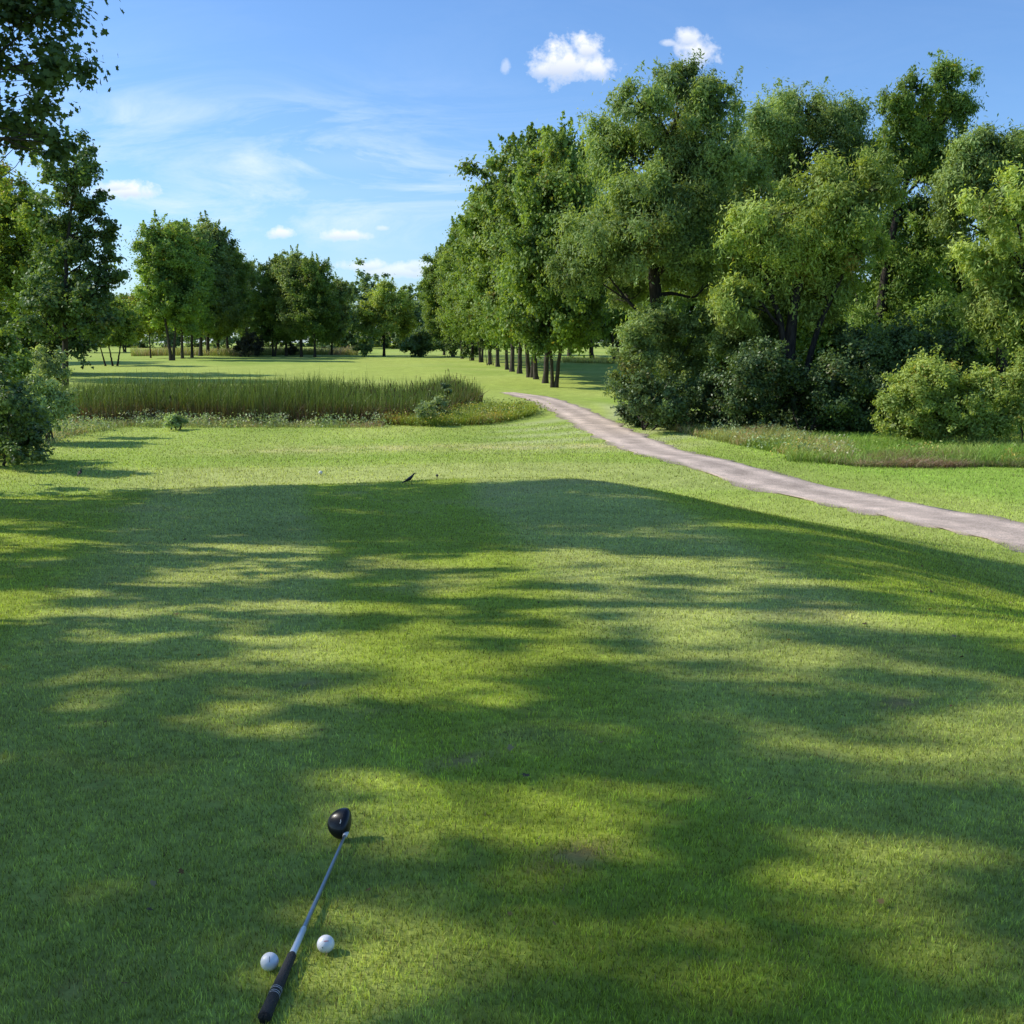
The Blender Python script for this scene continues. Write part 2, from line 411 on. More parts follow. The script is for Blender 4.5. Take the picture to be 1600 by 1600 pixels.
# ------------------------------------------------------------------ ground sheet
def axis(segs):
    out = []
    for a, b, s in segs: out += list(np.arange(a, b, s))
    return np.array(out + [segs[-1][1]])
gx = axis([(-900, -200, 50), (-200, -60, 10), (-60, -24, 1.5), (-24, 28, .2), (28, 60, 1.5), (60, 200, 10), (200, 900, 50)])
gy = axis([(-60, -10, 5), (-10, 0, .5), (0, 34, .18), (34, 80, .35), (80, 150, 1), (150, 300, 5), (300, 1600, 50)])
GX, GY = np.meshgrid(gx, gy); GZ = H(GX, GY)
nx, ny = len(gx), len(gy)
V = np.stack([GX, GY, GZ], -1).reshape(-1, 3)
i = (np.arange(ny - 1)[:, None] * nx + np.arange(nx - 1)[None, :]).ravel()
Fq = np.stack([i, i + 1, i + nx + 1, i + nx], 1)
GC = gcol(GX, GY).reshape(-1, 3)
me = mesh_np('ground', V, Fq, np.full(len(Fq), 4), GC, True)
m, nt, out = new_mat('mown_grass_ground'); L = nt.links.new
a_ = N(nt, 'ShaderNodeAttribute', attribute_name='col'); geo = N(nt, 'ShaderNodeNewGeometry')
n1 = N(nt, 'ShaderNodeTexNoise'); n1.inputs['Scale'].default_value = 14; n1.inputs['Detail'].default_value = 8; n1.inputs['Roughness'].default_value = .7; L(geo.outputs['Position'], n1.inputs['Vector'])
n2 = N(nt, 'ShaderNodeTexNoise'); n2.inputs['Scale'].default_value = 1.7; n2.inputs['Detail'].default_value = 6; n2.inputs['Roughness'].default_value = .65; L(geo.outputs['Position'], n2.inputs['Vector'])
r1 = N(nt, 'ShaderNodeMapRange'); r1.inputs['From Min'].default_value = .3; r1.inputs['From Max'].default_value = .7; r1.inputs['To Min'].default_value = .62; r1.inputs['To Max'].default_value = 1.3; L(n1.outputs['Fac'], r1.inputs['Value'])
r2 = N(nt, 'ShaderNodeMapRange'); r2.inputs['From Min'].default_value = .3; r2.inputs['From Max'].default_value = .7; r2.inputs['To Min'].default_value = .85; r2.inputs['To Max'].default_value = 1.15; L(n2.outputs['Fac'], r2.inputs['Value'])
mm = N(nt, 'ShaderNodeMath', operation='MULTIPLY'); L(r1.outputs[0], mm.inputs[0]); L(r2.outputs[0], mm.inputs[1])
vs = N(nt, 'ShaderNodeVectorMath', operation='SCALE'); L(a_.outputs['Color'], vs.inputs[0]); L(mm.outputs[0], vs.inputs['Scale'])
bs = N(nt, 'ShaderNodeBsdfPrincipled'); bs.inputs['Roughness'].default_value = .9; bs.inputs['Specular IOR Level'].default_value = .1; L(vs.outputs[0], bs.inputs['Base Color'])
bp = N(nt, 'ShaderNodeBump'); bp.inputs['Strength'].default_value = .9; bp.inputs['Distance'].default_value = .03; L(n1.outputs['Fac'], bp.inputs['Height']); L(bp.outputs[0], bs.inputs['Normal'])
L(bs.outputs[0], out.inputs['Surface'])
g = obj('ground', me, m); tag(g, kind='structure')

# ------------------------------------------------------------------ turf blades
def blades(name, n, sampler, hgt, wid, colf, seed, label, segs=1):
    rng = np.random.RandomState(seed)
    x, y = sampler(rng, n); n = len(x)
    z = H(x, y) - .003
    h = hgt(x, y, rng); w = wid(x, y, rng)
    a = rng.rand(n) * 2 * PI; lean = rng.uniform(.05, .75, n); la = rng.rand(n) * 2 * PI
    dx, dy = np.cos(a) * w * .5, np.sin(a) * w * .5
    T = np.stack([x + np.cos(la) * lean * h, y + np.sin(la) * lean * h, z + h * np.sqrt(1 - np.minimum(lean, .95) ** 2 * .6)], 1)
    V = np.stack([np.stack([x - dx, y - dy, z], 1), np.stack([x + dx, y + dy, z], 1), T], 1).reshape(-1, 3)
    c = colf(x, y, rng); C = np.stack([c * .7, c * .7, c * 1.5], 1).reshape(-1, 3)  # shading painted into the blades: darker roots, brighter tips
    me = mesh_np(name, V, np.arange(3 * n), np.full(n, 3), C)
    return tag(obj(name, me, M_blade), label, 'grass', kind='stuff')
def samp(rng, n):
    d = 1.35 * np.exp(rng.rand(n) * math.log(48 / 1.35)); lat = rng.uniform(-.9, .9, n) * d * 1.0
    x, y = lat, np.maximum(d, .3)
    k = path_dist(x, y) > .85 + .35 * rng.rand(n)
    kk = np.ones(n, bool)
    for dx, dy, rr in DV:
        q = np.hypot(x - dx, y - dy) / (rr * .6)
        kk &= (q > 1) | (rng.rand(n) < np.clip(q - .15, 0, 1) * .7)
    k &= kk
    return x[k], y[k]
def bcol(x, y, rng):
    c = gcol(x, y) * ((rng.rand(len(x)) ** 1.3 * 1.3 + .42) * (.55 + .9 * fbm(x * 14, y * 14, 3)))[:, None]
    dry = rng.rand(len(x)) < .06
    return np.where(dry[:, None], np.array([.28, .24, .12]) * rng.uniform(.6, 1.1, len(x))[:, None], c)
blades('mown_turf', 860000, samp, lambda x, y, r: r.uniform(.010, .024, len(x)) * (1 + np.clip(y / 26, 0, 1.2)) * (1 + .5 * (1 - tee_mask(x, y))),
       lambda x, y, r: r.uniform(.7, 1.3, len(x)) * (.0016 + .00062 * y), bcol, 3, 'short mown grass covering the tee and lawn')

# ------------------------------------------------------------------ path
rng = np.random.RandomState(5)
T = np.gradient(PCf, axis=0); T = unit(T); Nn = np.stack([-T[:, 1], T[:, 0]], 1)
wid = np.interp(_s, [0, _s[-1] * .7, _s[-1] * .95, _s[-1]], [1.22, 1.05, .95, .5])
open('/tmp/pw.txt','w').write(str(PC.round(2)))
K = 15; rows = []
e1 = fbm(_s * 1.6, _s * 0 + 3, 4) - .5; e2 = fbm(_s * 1.6, _s * 0 + 40, 4) - .5
for k in range(K):
    f = k / (K - 1) * 2 - 1
    wv = wid * f + (e1 * .9 if k == 0 else 0) + (e2 * .9 if k == K - 1 else 0)
    XY = PCf + Nn * wv[:, None]
    rows.append(np.c_[XY, H(XY[:, 0], XY[:, 1]) + (.004 if k in (0, K - 1) else .02 + .012 * (1 - f * f))])
R = np.stack(rows, 1); n = len(PCf); V = R.reshape(-1, 3)
i = (np.arange(n - 1)[:, None] * K + np.arange(K - 1)[None, :]).ravel()
Fq = np.stack([i, i + 1, i + K + 1, i + K], 1)
fcr = np.tile(np.linspace(-1, 1, K), n); C = np.stack([np.abs(fcr)] * 3, 1)
me = mesh_np('path', V, Fq, np.full(len(Fq), 4), C, True)
m, nt, out = new_mat('path_gravel'); L = nt.links.new
geo = N(nt, 'ShaderNodeNewGeometry'); a_ = N(nt, 'ShaderNodeAttribute', attribute_name='col')
n1 = N(nt, 'ShaderNodeTexNoise'); n1.inputs['Scale'].default_value = 34; n1.inputs['Detail'].default_value = 8; n1.inputs['Roughness'].default_value = .8; L(geo.outputs['Position'], n1.inputs['Vector'])
n2 = N(nt, 'ShaderNodeTexNoise'); n2.inputs['Scale'].default_value = .9; n2.inputs['Detail'].default_value = 6; n2.inputs['Roughness'].default_value = .7; L(geo.outputs['Position'], n2.inputs['Vector'])
cr = N(nt, 'ShaderNodeValToRGB'); e = cr.color_ramp.elements; e[0].position = .33; e[0].color = (.28, .215, .165, 1); e[1].position = .66; e[1].color = (.90, .74, .62, 1)
mid = cr.color_ramp.elements.new(.5); mid.color = (.62, .49, .385, 1)
L(n1.outputs['Fac'], cr.inputs[0])
cr2 = N(nt, 'ShaderNodeMapRange'); cr2.inputs['From Min'].default_value = .3; cr2.inputs['From Max'].default_value = .7; cr2.inputs['To Min'].default_value = .62; cr2.inputs['To Max'].default_value = 1.3; L(n2.outputs['Fac'], cr2.inputs['Value'])
trk = N(nt, 'ShaderNodeMath', operation='SUBTRACT'); L(a_.outputs['Fac'], trk.inputs[0]); trk.inputs[1].default_value = .52
tra = N(nt, 'ShaderNodeMath', operation='ABSOLUTE'); L(trk.outputs[0], tra.inputs[0])
trm = N(nt, 'ShaderNodeMapRange'); trm.inputs['From Min'].default_value = .05; trm.inputs['From Max'].default_value = .4; trm.inputs['To Min'].default_value = 1.12; trm.inputs['To Max'].default_value = .84; L(tra.outputs[0], trm.inputs['Value'])
tm2 = N(nt, 'ShaderNodeMath', operation='MULTIPLY'); L(cr2.outputs[0], tm2.inputs[0]); L(trm.outputs[0], tm2.inputs[1])
vs = N(nt, 'ShaderNodeVectorMath', operation='SCALE'); L(cr.outputs[0], vs.inputs[0]); L(tm2.outputs[0], vs.inputs['Scale'])
# grass creeping in at the edges
ad = N(nt, 'ShaderNodeMath', operation='ADD'); L(a_.outputs['Fac'], ad.inputs[0])
ns = N(nt, 'ShaderNodeMath', operation='MULTIPLY_ADD'); ns.inputs[1].default_value = 1.3; ns.inputs[2].default_value = -.65; L(n2.outputs['Fac'], ns.inputs[0]); L(ns.outputs[0], ad.inputs[1])
mr = N(nt, 'ShaderNodeMapRange'); mr.inputs['From Min'].default_value = .80; mr.inputs['From Max'].default_value = 1.1; mr.inputs['To Max'].default_value = .8; L(ad.outputs[0], mr.inputs['Value'])
mx = N(nt, 'ShaderNodeMix', data_type='RGBA'); L(mr.outputs[0], mx.inputs[0]); L(vs.outputs[0], mx.inputs[6]); mx.inputs[7].default_value = (.15, .16, .07, 1)
bs = N(nt, 'ShaderNodeBsdfPrincipled'); bs.inputs['Roughness'].default_value = .95; bs.inputs['Specular IOR Level'].default_value = .1; L(mx.outputs[2], bs.inputs['Base Color'])
bp = N(nt, 'ShaderNodeBump'); bp.inputs['Strength'].default_value = .8; bp.inputs['Distance'].default_value = .02; L(n1.outputs['Fac'], bp.inputs['Height']); L(bp.outputs[0], bs.inputs['Normal'])
L(bs.outputs[0], out.inputs['Surface'])
tag(obj('path', me, m), kind='structure')

# ------------------------------------------------------------------ reeds, weeds
def strips(P0, h, w, lean, la, rng, cb, ct_, k=4, tw=None):
    """curved blades with k levels"""
    n = len(P0); t = np.linspace(0, 1, k); a = rng.rand(n) * 2 * PI
    V = np.zeros((n, k, 2, 3)); C = np.zeros((n, k, 2, 3))
    for j, tt in enumerate(t):
        off = lean * tt ** 2.2 * h; cx = P0[:, 0] + np.cos(la) * off; cy = P0[:, 1] + np.sin(la) * off; cz = P0[:, 2] + h * (tt - .35 * lean * tt ** 2)
        ww = w * (1 - .85 * tt ** 2) * .5
        for s, sg in ((0, -1), (1, 1)):
            V[:, j, s, 0] = cx + sg * np.cos(a) * ww; V[:, j, s, 1] = cy + sg * np.sin(a) * ww; V[:, j, s, 2] = cz
            C[:, j, s] = cb * (1 - tt) + ct_ * tt
    b = (np.arange(n)[:, None] * (2 * k) + np.arange(k - 1)[None, :] * 2).ravel()
    Fq = np.stack([b, b + 1, b + 3, b + 2], 1)
    return V.reshape(-1, 3), Fq, C.reshape(-1, 3)
def in_poly(x, y, poly):
    poly = np.asarray(poly); c = np.zeros(len(x), bool); n = len(poly); j = n - 1
    for i in range(n):
        xi, yi = poly[i]; xj, yj = poly[j]
        c ^= ((yi > y) != (yj > y)) & (x < (xj - xi) * (y - yi) / (yj - yi + 1e-12) + xi); j = i
    return c
def scatter_poly(poly, n, rng):
    poly = np.asarray(poly); lo, hi = poly.min(0), poly.max(0)
    x = rng.uniform(lo[0], hi[0], n * 3); y = rng.uniform(lo[1], hi[1], n * 3); k = in_poly(x, y, poly)
    return x[k][:n], y[k][:n]
near = [at(a, b)[:2] for a, b in [(95, 660), (150, 664), (250, 660), (350, 663), (450, 664), (560, 664), (660, 662), (710, 652), (745, 640)]]
far_ = [at(755, 630)[:2], at(700, 612)[:2]] + [np.array([px_x(a, 58, 1), 58 + b]) for a, b in [(640, 1), (500, 1.5), (350, 1), (200, 0), (90, -2)]]
REED = np.array(near + far_)
rng = np.random.RandomState(11)
A = Acc()
x, y = scatter_poly(REED, 17000, rng)
# denser near edge
h = (.80 + .62 * fbm(x * .3, y * .3) + .5 * fbm(x * 1.7, y * 1.7, 2) + np.abs(rng.normal(size=len(x))) * .30 - .12) * np.interp(x, [REED[:, 0].min(), REED[:, 0].min() + 3, -9, -1], [.85, 1, 1.0, .62])
n = len(x); g0 = rng.rand(n)[:, None]; patch = fbm(x * .35 + 5, y * .35)[:, None]
cb = lerp(np.array([.12, .06, .035]), np.array([.08, .09, .03]), np.clip(g0[:, 0] * .7 + patch[:, 0] * .6 - .2, 0, 1)); ct_ = lerp(np.array([.07, .16, .028]), np.array([.24, .32, .065]), g0[:, 0] ** 1.3)
V, Fq, C = strips(np.c_[x, y, H(x, y)], h, rng.uniform(.02, .035, n), rng.uniform(0, .62, n) ** 1.6, rng.rand(n) * 2 * PI, rng, cb, ct_, 5)
A.add(V, Fq, C)
x, y = scatter_poly(REED, 12000, rng); n = len(x)
V, Fq, C = strips(np.c_[x, y, H(x, y)], rng.uniform(.5, 1.15, n), rng.uniform(.02, .05, n), rng.uniform(.1, .7, n), rng.rand(n) * 2 * PI, rng, np.tile([.17, .11, .06], (n, 1)) * rng.uniform(.5, 1.3, (n, 1)), np.tile([.20, .13, .07], (n, 1)) * rng.uniform(.5, 1.3, (n, 1)), 4)
A.add(V, Fq, C)
tag(obj('cattail_bed', A.mesh('cattail_bed', False), M_reed), 'tall green cattails with brown bases filling the wet hollow', 'cattails', kind='stuff')
# brown seed heads
A = Acc()
x, y = scatter_poly(REED, 500, rng)
for k in range(500):
    z = float(H(x[k], y[k])); hh = rng.uniform(1.15, 1.5); lx, ly = rng.normal(size=2) * .08
    A.add(*tube([(x[k], y[k], z), (x[k] + lx * .6, y[k] + ly * .6, z + hh * .8), (x[k] + lx, y[k] + ly, z + hh)], [.005, .005, .004], 4), col=(.12, .14, .05))
    A.add(*tube([(x[k] + lx * .85, y[k] + ly * .85, z + hh - .18), (x[k] + lx * .9, y[k] + ly * .9, z + hh - .15), (x[k] + lx, y[k] + ly, z + hh - .02), (x[k] + lx, y[k] + ly, z + hh)], [.004, .013, .013, .003], 5), col=(.07, .035, .018))
tag(obj('cattail_heads', A.mesh('cattail_heads'), M_reed), 'brown seed heads standing among the cattails', 'cattails', kind='stuff')

def weed_bed(name, label, poly, n, h, pals, seed, cat='weeds', leaf_n=0, leafpal='bright', leafh=.5, lean=(.2, .9), w=(.008, .02)):
    rng = np.random.RandomState(seed); A = Acc()
    x, y = scatter_poly(poly, n, rng); n = len(x); pn = fbm(x * .5 + seed, y * .5, 3)
    hh = rng.uniform(*h, n) * (.55 + .9 * pn)
    pick = np.clip((fbm(x * .35, y * .35 + seed, 3) - .5) * 3 + .5 + rng.normal(size=n) * .25, 0, .999) * len(pals); pick = pick.astype(int)
    pb = np.array([p[0] for p in pals])[pick] * 1.5 * rng.uniform(.6, 1.3, (n, 1)); pt = np.array([p[1] for p in pals])[pick] * 2.3 * rng.uniform(.6, 1.3, (n, 1))
    V, Fq, C = strips(np.c_[x, y, H(x, y)], hh, rng.uniform(*w, n), rng.uniform(*lean, n), rng.rand(n) * 2 * PI, rng, pb, pt, 4); A.add(V, Fq, C)
    if leaf_n:
        x, y = scatter_poly(poly, leaf_n // 40, rng)
        for a, b in zip(x, y):
            q = 40; r = rng.uniform(.15, .4); hz = leafh * rng.uniform(.4, 1.3)
            P = np.c_[a + rng.normal(size=q) * r, b + rng.normal(size=q) * r, float(H(a, b)) + rng.rand(q) * hz]
            c0, c1, c2 = [np.array(c) * 2.3 for c in GREEN[leafpal]]; t = rng.rand()
            col = (c0 * (1 - t) + c1 * t) * rng.uniform(.7, 1.4, (q, 1)); 
            if rng.rand() < .15: col = np.tile(c2, (q, 1)) * rng.uniform(.7, 1.4, (q, 1))
            V, C = leaf_quads(P, rng.normal(size=(q, 3)) + [0, 0, .5], .10, .06, rng, col); A.add(V, np.arange(len(V)).reshape(-1, 4), C)
    return tag(obj(name, A.mesh(name, False), M_reed), label, cat, kind='stuff')
P_ = lambda L_: [at(a, b)[:2] for a, b in L_]
GB, GT = (.07, .12, .02), (.17, .25, .04)
weed_bed('marsh_weeds', 'low yellow green weeds along the rounded end of the cattails', P_([(590, 664), (680, 667), (760, 664), (800, 658), (838, 648), (838, 642), (800, 640), (760, 640), (700, 648), (600, 656)]), 14000, (.35, .62),
         [((.10, .14, .02), (.24, .28, .03)), ((.10, .14, .02), (.20, .26, .03)), ((.16, .12, .03), (.32, .22, .07))], 21, leaf_n=14000, leafpal='bright', leafh=.55)
weed_bed('marsh_edge_weeds', 'pale straggly weeds at the front foot of the cattails', P_([(75, 700), (110, 682), (200, 668), (350, 669), (600, 669), (600, 660), (350, 660), (200, 658), (90, 655)]), 9000, (.12, .36),
         [((.13, .14, .05), (.28, .28, .15)), ((.10, .14, .03), (.22, .28, .06)), ((.18, .12, .07), (.36, .27, .17))], 22, leaf_n=9000, leafpal='pale', leafh=.5)
weed_bed('dry_weeds', 'tan and reddish dry grass in front of the dark thicket', P_([(1010, 660), (1040, 671), (1100, 686), (1180, 702), (1260, 717), (1330, 722), (1330, 700), (1260, 688), (1180, 668), (1100, 655), (1045, 648)]), 15000, (.2, .5),
         [((.14, .16, .05), (.24, .26, .08)), ((.20, .14, .06), (.34, .25, .12)), ((.22, .15, .07), (.36, .27, .15)), ((.20, .15, .07), (.34, .29, .15)), ((.09, .14, .02), (.14, .20, .03))], 23, leaf_n=4000, leafpal='pale')
weed_bed('bank_grass', 'tall fresh green grass on the bank under the shrubs', P_([(1230, 722), (1330, 728), (1450, 729), (1650, 730), (1900, 735), (1900, 700), (1650, 692), (1450, 690), (1330, 692), (1230, 690)]), 26000, (.2, .5),
         [(GB, GT), (GB, (.15, .27, .04)), ((.09, .13, .03), (.22, .26, .07))], 24, leaf_n=3000, leafpal='bright', leafh=.4)
weed_bed('cut_thatch', 'flattened brown dead grass along the foot of the bank', P_([(1270, 722), (1340, 730), (1450, 732), (1540, 730), (1650, 733), (1650, 724), (1540, 722), (1470, 708), (1400, 712), (1340, 720)]), 9000, (.2, .42),
         [((.10, .06, .04), (.22, .14, .09)), ((.15, .10, .06), (.34, .25, .17)), ((.08, .11, .03), (.16, .2, .06))], 25, lean=(.9, 1.8))
weed_bed('far_tall_grass', 'strip of tall tan grass beyond the left trees', [(px_x(205, 150, 2), 150), (px_x(380, 150, 2), 152), (px_x(560, 160, 2), 160), (px_x(560, 175, 2), 175), (px_x(380, 172, 2), 170), (px_x(205, 165, 2), 165)], 12000, (.5, 1.2),
         [((.12, .14, .04), (.22, .22, .09)), ((.10, .14, .03), (.16, .20, .05)), ((.16, .12, .07), (.26, .21, .13))], 26, w=(.04, .09), lean=(.1, .5))
weed_bed('far_rough_grass', 'pale tall grass beyond the right hand row', [(px_x(880, 118, 2), 118), (px_x(1010, 112, 2), 112), (px_x(1010, 122, 2), 122), (px_x(880, 128, 2), 128)], 3000, (.3, .6),
         [((.2, .2, .05), (.40, .38, .12))], 27, w=(.04, .08))

# ------------------------------------------------------------------ shrubs
def shrub(name, label, Y, bpx, rows, seed, pal, group=None, stems=5, cat='shrub', mat=None, L_=.10, W=.06, dens=2.3, **kw):
    b = ground_at(bpx, Y); rng = np.random.RandomState(seed)
    lobes = px_lobes(rows, Y, b, rng, .85)
    top = max(l[2] for l in lobes); wx = max(abs(l[0]) for l in lobes) + .3
    trunks = []
    for k in range(stems):
        l = lobes[k % len(lobes)]; s = rng.normal(size=2) * .15
        trunks.append([(s[0], s[1], -.1), (l[0] * .4 + s[0], l[1] * .4 + s[1], max(l[2] * .5, .2)), (l[0], l[1], max(l[2], .4))])
    kw.setdefault('cr', (.2, .45)); kw.setdefault('flat', .8); kw.setdefault('sprays', 16)
    return make_tree(name, label, cat, b, trunks, lobes, seed, group, mat, M_bark_dark, .035, 4, .012, 'foliage', 'stems', pal=pal, L=L_, W=W, dens=dens, **kw)

# ------------------------------------------------------------------ right thicket of willows
def big(name, label, Y, bpx, tr, rows, seed, pal, r0, cat='tree', **kw):
    b = ground_at(bpx, Y); rng = np.random.RandomState(seed)
    lobes = px_lobes(rows, Y, b, rng)
    trunks = []
    for t in tr:
        pts = [px_pt(q[0], q[1], Y + (q[2] if len(q) > 2 else 0), b) for q in t]
        pts[0] = (pts[0][0], pts[0][1], -.15 if len(t[0]) < 4 else pts[0][2]); trunks.append(pts)
    kw.setdefault('L', .19); kw.setdefault('W', .062); kw.setdefault('dens', 2.1); kw.setdefault('gain', 1.15); kw.setdefault('accent', .03); kw.setdefault('droop', .5); kw.setdefault('flat', .85); kw.setdefault('sprays', 6); kw.setdefault('grow', 1.04); kw.setdefault('cr', (.3, 1.0))
    return make_tree(name, label, cat, b, trunks, lobes, seed, None, None, M_bark_dark, r0, 6, .03, pal=pal, **kw)
big('willow_tree', 'tall willow with bare forked leaning trunk beside the maple row', 50, 1052,
    [[(1052, 655), (1045, 580), (1030, 500), (1020, 430), (1025, 300), (1060, 180)], [(1032, 512, 0, 1), (1005, 492), (980, 470), (950, 430)], [(1022, 462, 0, 1), (1050, 458), (1085, 466), (1110, 440)]],
    [(1062, 138, 46, 42), (1070, 118, 22, 26), (1003, 172, 42, 32), (1118, 165, 34, 42), (955, 235, 38, 45), (1035, 235, 80, 62), (1120, 245, 62, 62), (985, 315, 70, 62), (1085, 330, 76, 66), (932, 385, 60, 50), (1015, 390, 66, 44, 2.2), (1095, 415, 55, 42, 1.8), (900, 420, 38, 34), (965, 450, 36, 26, 2), (1020, 310, 60, 56, -2.2), (1000, 370, 50, 40, -2), (1060, 385, 44, 36, -1.5)], 101, 'willow', [.42, .13, .10])
big('willow_tree', 'broad round topped willow behind the bright one', 58, 1225,
    [[(1225, 640), (1220, 500), (1235, 350), (1250, 240)], [(1225, 610), (1180, 450), (1160, 360)]],
    [(1250, 185, 68, 42), (1312, 195, 40, 42), (1198, 205, 50, 46), (1180, 285, 62, 60), (1262, 265, 88, 58), (1342, 262, 30, 45), (1290, 335, 85, 55), (1150, 360, 50, 45)], 102, 'willow', [.4, .25])
big('willow_tree', 'bright yellow green willow at the front of the thicket', 46, 1238,
    [[(1238, 655), (1232, 560), (1240, 470), (1285, 340)], [(1236, 600), (1220, 500), (1180, 390)], [(1240, 590), (1275, 520), (1330, 400)]],
    [(1290, 300, 66, 44), (1345, 315, 44, 50), (1195, 355, 66, 42), (1150, 372, 42, 36), (1258, 365, 80, 52), (1340, 385, 44, 36), (1200, 430, 64, 46), (1278, 445, 50, 50), (1160, 470, 44, 40)], 103, 'bright', [.36, .24, .2], gain=None) if False else \
big('willow_tree', 'bright yellow green willow at the front of the thicket', 46, 1238,
    [[(1238, 655), (1232, 560), (1240, 470), (1285, 340)], [(1236, 600), (1220, 500), (1180, 390)], [(1240, 590), (1275, 520), (1330, 400)]],
    [(1290, 300, 66, 44), (1345, 315, 44, 50), (1195, 355, 66, 42), (1150, 372, 42, 36), (1258, 365, 80, 52), (1340, 385, 44, 36), (1200, 430, 64, 46), (1278, 445, 50, 50), (1160, 470, 44, 40)], 103, 'bright', [.36, .24, .2])
big('willow_tree', 'tall airy willow whose loose top sticks up above the thicket', 54, 1372,
    [[(1372, 640), (1375, 480), (1400, 330), (1440, 220), (1460, 150)], [(1380, 560), (1430, 400), (1470, 330)], [(1372, 600), (1340, 470), (1325, 400)]],
    [(1428, 138, 38, 26), (1482, 130, 30, 34), (1448, 175, 42, 24), (1494, 172, 20, 34), (1395, 165, 22, 18), (1440, 215, 36, 24), (1400, 235, 42, 34), (1445, 265, 36, 38), (1420, 335, 44, 44), (1448, 400, 40, 48), (1400, 430, 46, 40), (1480, 500, 48, 52), (1400, 515, 62, 46), (1372, 290, 30, 40), (1455, 235, 44, 26), (1482, 300, 34, 46), (1415, 190, 30, 26)], 104, 'maple', [.3, .16, .12], hole=.08, dens=1.9, grow=1.02)
big('willow_tree', 'rounded willow at the right edge behind the brightest foliage', 52, 1570,
    [[(1570, 640), (1560, 450), (1555, 300)], [(1572, 600), (1620, 400), (1640, 300)]],
    [(1548, 228, 48, 32), (1500, 262, 34, 40), (1592, 250, 56, 52), (1530, 318, 56, 52), (1490, 345, 30, 40), (1650, 280, 60, 60), (1680, 380, 70, 70)], 105, 'willow', [.32, .2])
big('willow_tree', 'brightest willow foliage hanging at the right edge', 42, 1640,
    [[(1640, 660), (1615, 540), (1600, 400)], [(1640, 630), (1690, 480), (1700, 380)]],
    [(1568, 312, 50, 38), (1620, 345, 66, 56), (1548, 395, 44, 40), (1600, 450, 78, 56), (1550, 490, 44, 36), (1680, 430, 70, 70), (1640, 510, 60, 40)], 106, 'bright', [.34, .2])
big('broadleaf_tree', 'dark tree filling the gap behind the forked willow', 66, 1130,
    [[(1130, 640), (1128, 480), (1120, 300)]], [(1130, 270, 60, 60), (1090, 350, 70, 70), (1150, 420, 90, 70), (1080, 470, 80, 60), (1160, 520, 80, 50), (1030, 540, 50, 50)], 107, 'maple', [.3], L=.28, W=.14)
big('broadleaf_tree', 'dark tree deep behind the bright willow', 68, 1320,
    [[(1320, 640), (1310, 500), (1320, 330)]], [(1260, 440, 60, 60), (1280, 520, 100, 60), (1370, 560, 90, 60), (1210, 560, 80, 50), (1380, 380, 30, 50), (1310, 460, 40, 40)], 108, 'maple', [.3], L=.28, W=.14)
big('broadleaf_tree', 'dark tree deep in the thicket near the right edge', 64, 1500,
    [[(1500, 640), (1500, 480), (1510, 380)]], [(1500, 420, 50, 40), (1550, 430, 70, 70), (1470, 540, 70, 60), (1560, 540, 90, 60), (1620, 480, 80, 90)], 109, 'maple', [.28], L=.28, W=.14)
big('broadleaf_tree', 'dark tree showing through between the bright and the airy willow', 70, 1400,
    [[(1400, 640), (1400, 480), (1400, 380)]], [(1420, 440, 60, 40), (1340, 480, 60, 40), (1240, 400, 60, 60), (1460, 500, 60, 50)], 110, 'maple', [.28], L=.28, W=.14)

SH = 'shrubs at the foot of the willow thicket'
shrub('willow_shrub', 'light green willow shrub wrapped round the forked trunk', 47.5, 1010, [(1000, 545, 38, 42), (1030, 510, 34, 34), (985, 590, 30, 32), (1060, 560, 42, 50), (1090, 520, 38, 44)], 201, 'willow', SH, L_=.15, W=.06)
shrub('dogwood_shrub', 'dark silvery leaved shrub at the left end of the thicket', 44.5, 1010, [(1005, 610, 30, 34), (1035, 625, 40, 36), (990, 640, 24, 20), (1010, 655, 30, 12), (1075, 622, 40, 34), (1050, 655, 30, 14)], 202, 'dark', SH, mat=M_dark_leaf, L_=.13, W=.08)
shrub('dogwood_shrub', 'dark low shrub with silvery sprays left of the willow trunk', 44, 1140, [(1120, 615, 42, 42), (1165, 600, 38, 46), (1200, 575, 40, 46), (1150, 650, 40, 22), (1195, 620, 34, 36)], 203, 'dark', SH, mat=M_dark_leaf, L_=.13, W=.08)
shrub('willow_shrub', 'pale green bush hanging in the middle of the thicket', 47, 1180, [(1170, 500, 46, 40), (1150, 530, 38, 36), (1200, 530, 32, 30)], 204, 'willow', SH, L_=.15, W=.06)
shrub('dogwood_shrub', 'broad blackish shrub below the bright willow', 43, 1260, [(1235, 625, 50, 44), (1290, 610, 50, 50), (1265, 660, 46, 24), (1330, 640, 46, 40), (1220, 665, 30, 18)], 205, 'dark', SH, mat=M_dark_leaf, L_=.13, W=.08)
shrub('dogwood_shrub', 'deeply shaded shrub between the thicket and the round bush', 45, 1370, [(1360, 580, 54, 54), (1420, 560, 54, 48), (1370, 640, 40, 40), (1480, 560, 50, 40), (1330, 560, 40, 44)], 206, 'dark', SH, mat=M_dark_leaf, L_=.14, W=.08)
shrub('willow_shrub', 'large rounded bright bush standing in the sun', 38.5, 1455, [(1455, 595, 46, 36), (1415, 630, 40, 38), (1475, 640, 56, 46), (1515, 625, 40, 42), (1400, 655, 26, 24), (1450, 665, 50, 24), (1525, 662, 40, 24)], 207, 'bright', SH, L_=.12, W=.055)
shrub('willow_shrub', 'bright bush cut off by the right edge of the picture', 39, 1610, [(1590, 590, 40, 36), (1620, 620, 56, 56), (1575, 640, 30, 40), (1660, 600, 60, 70)], 208, 'bright', SH, L_=.12, W=.055)

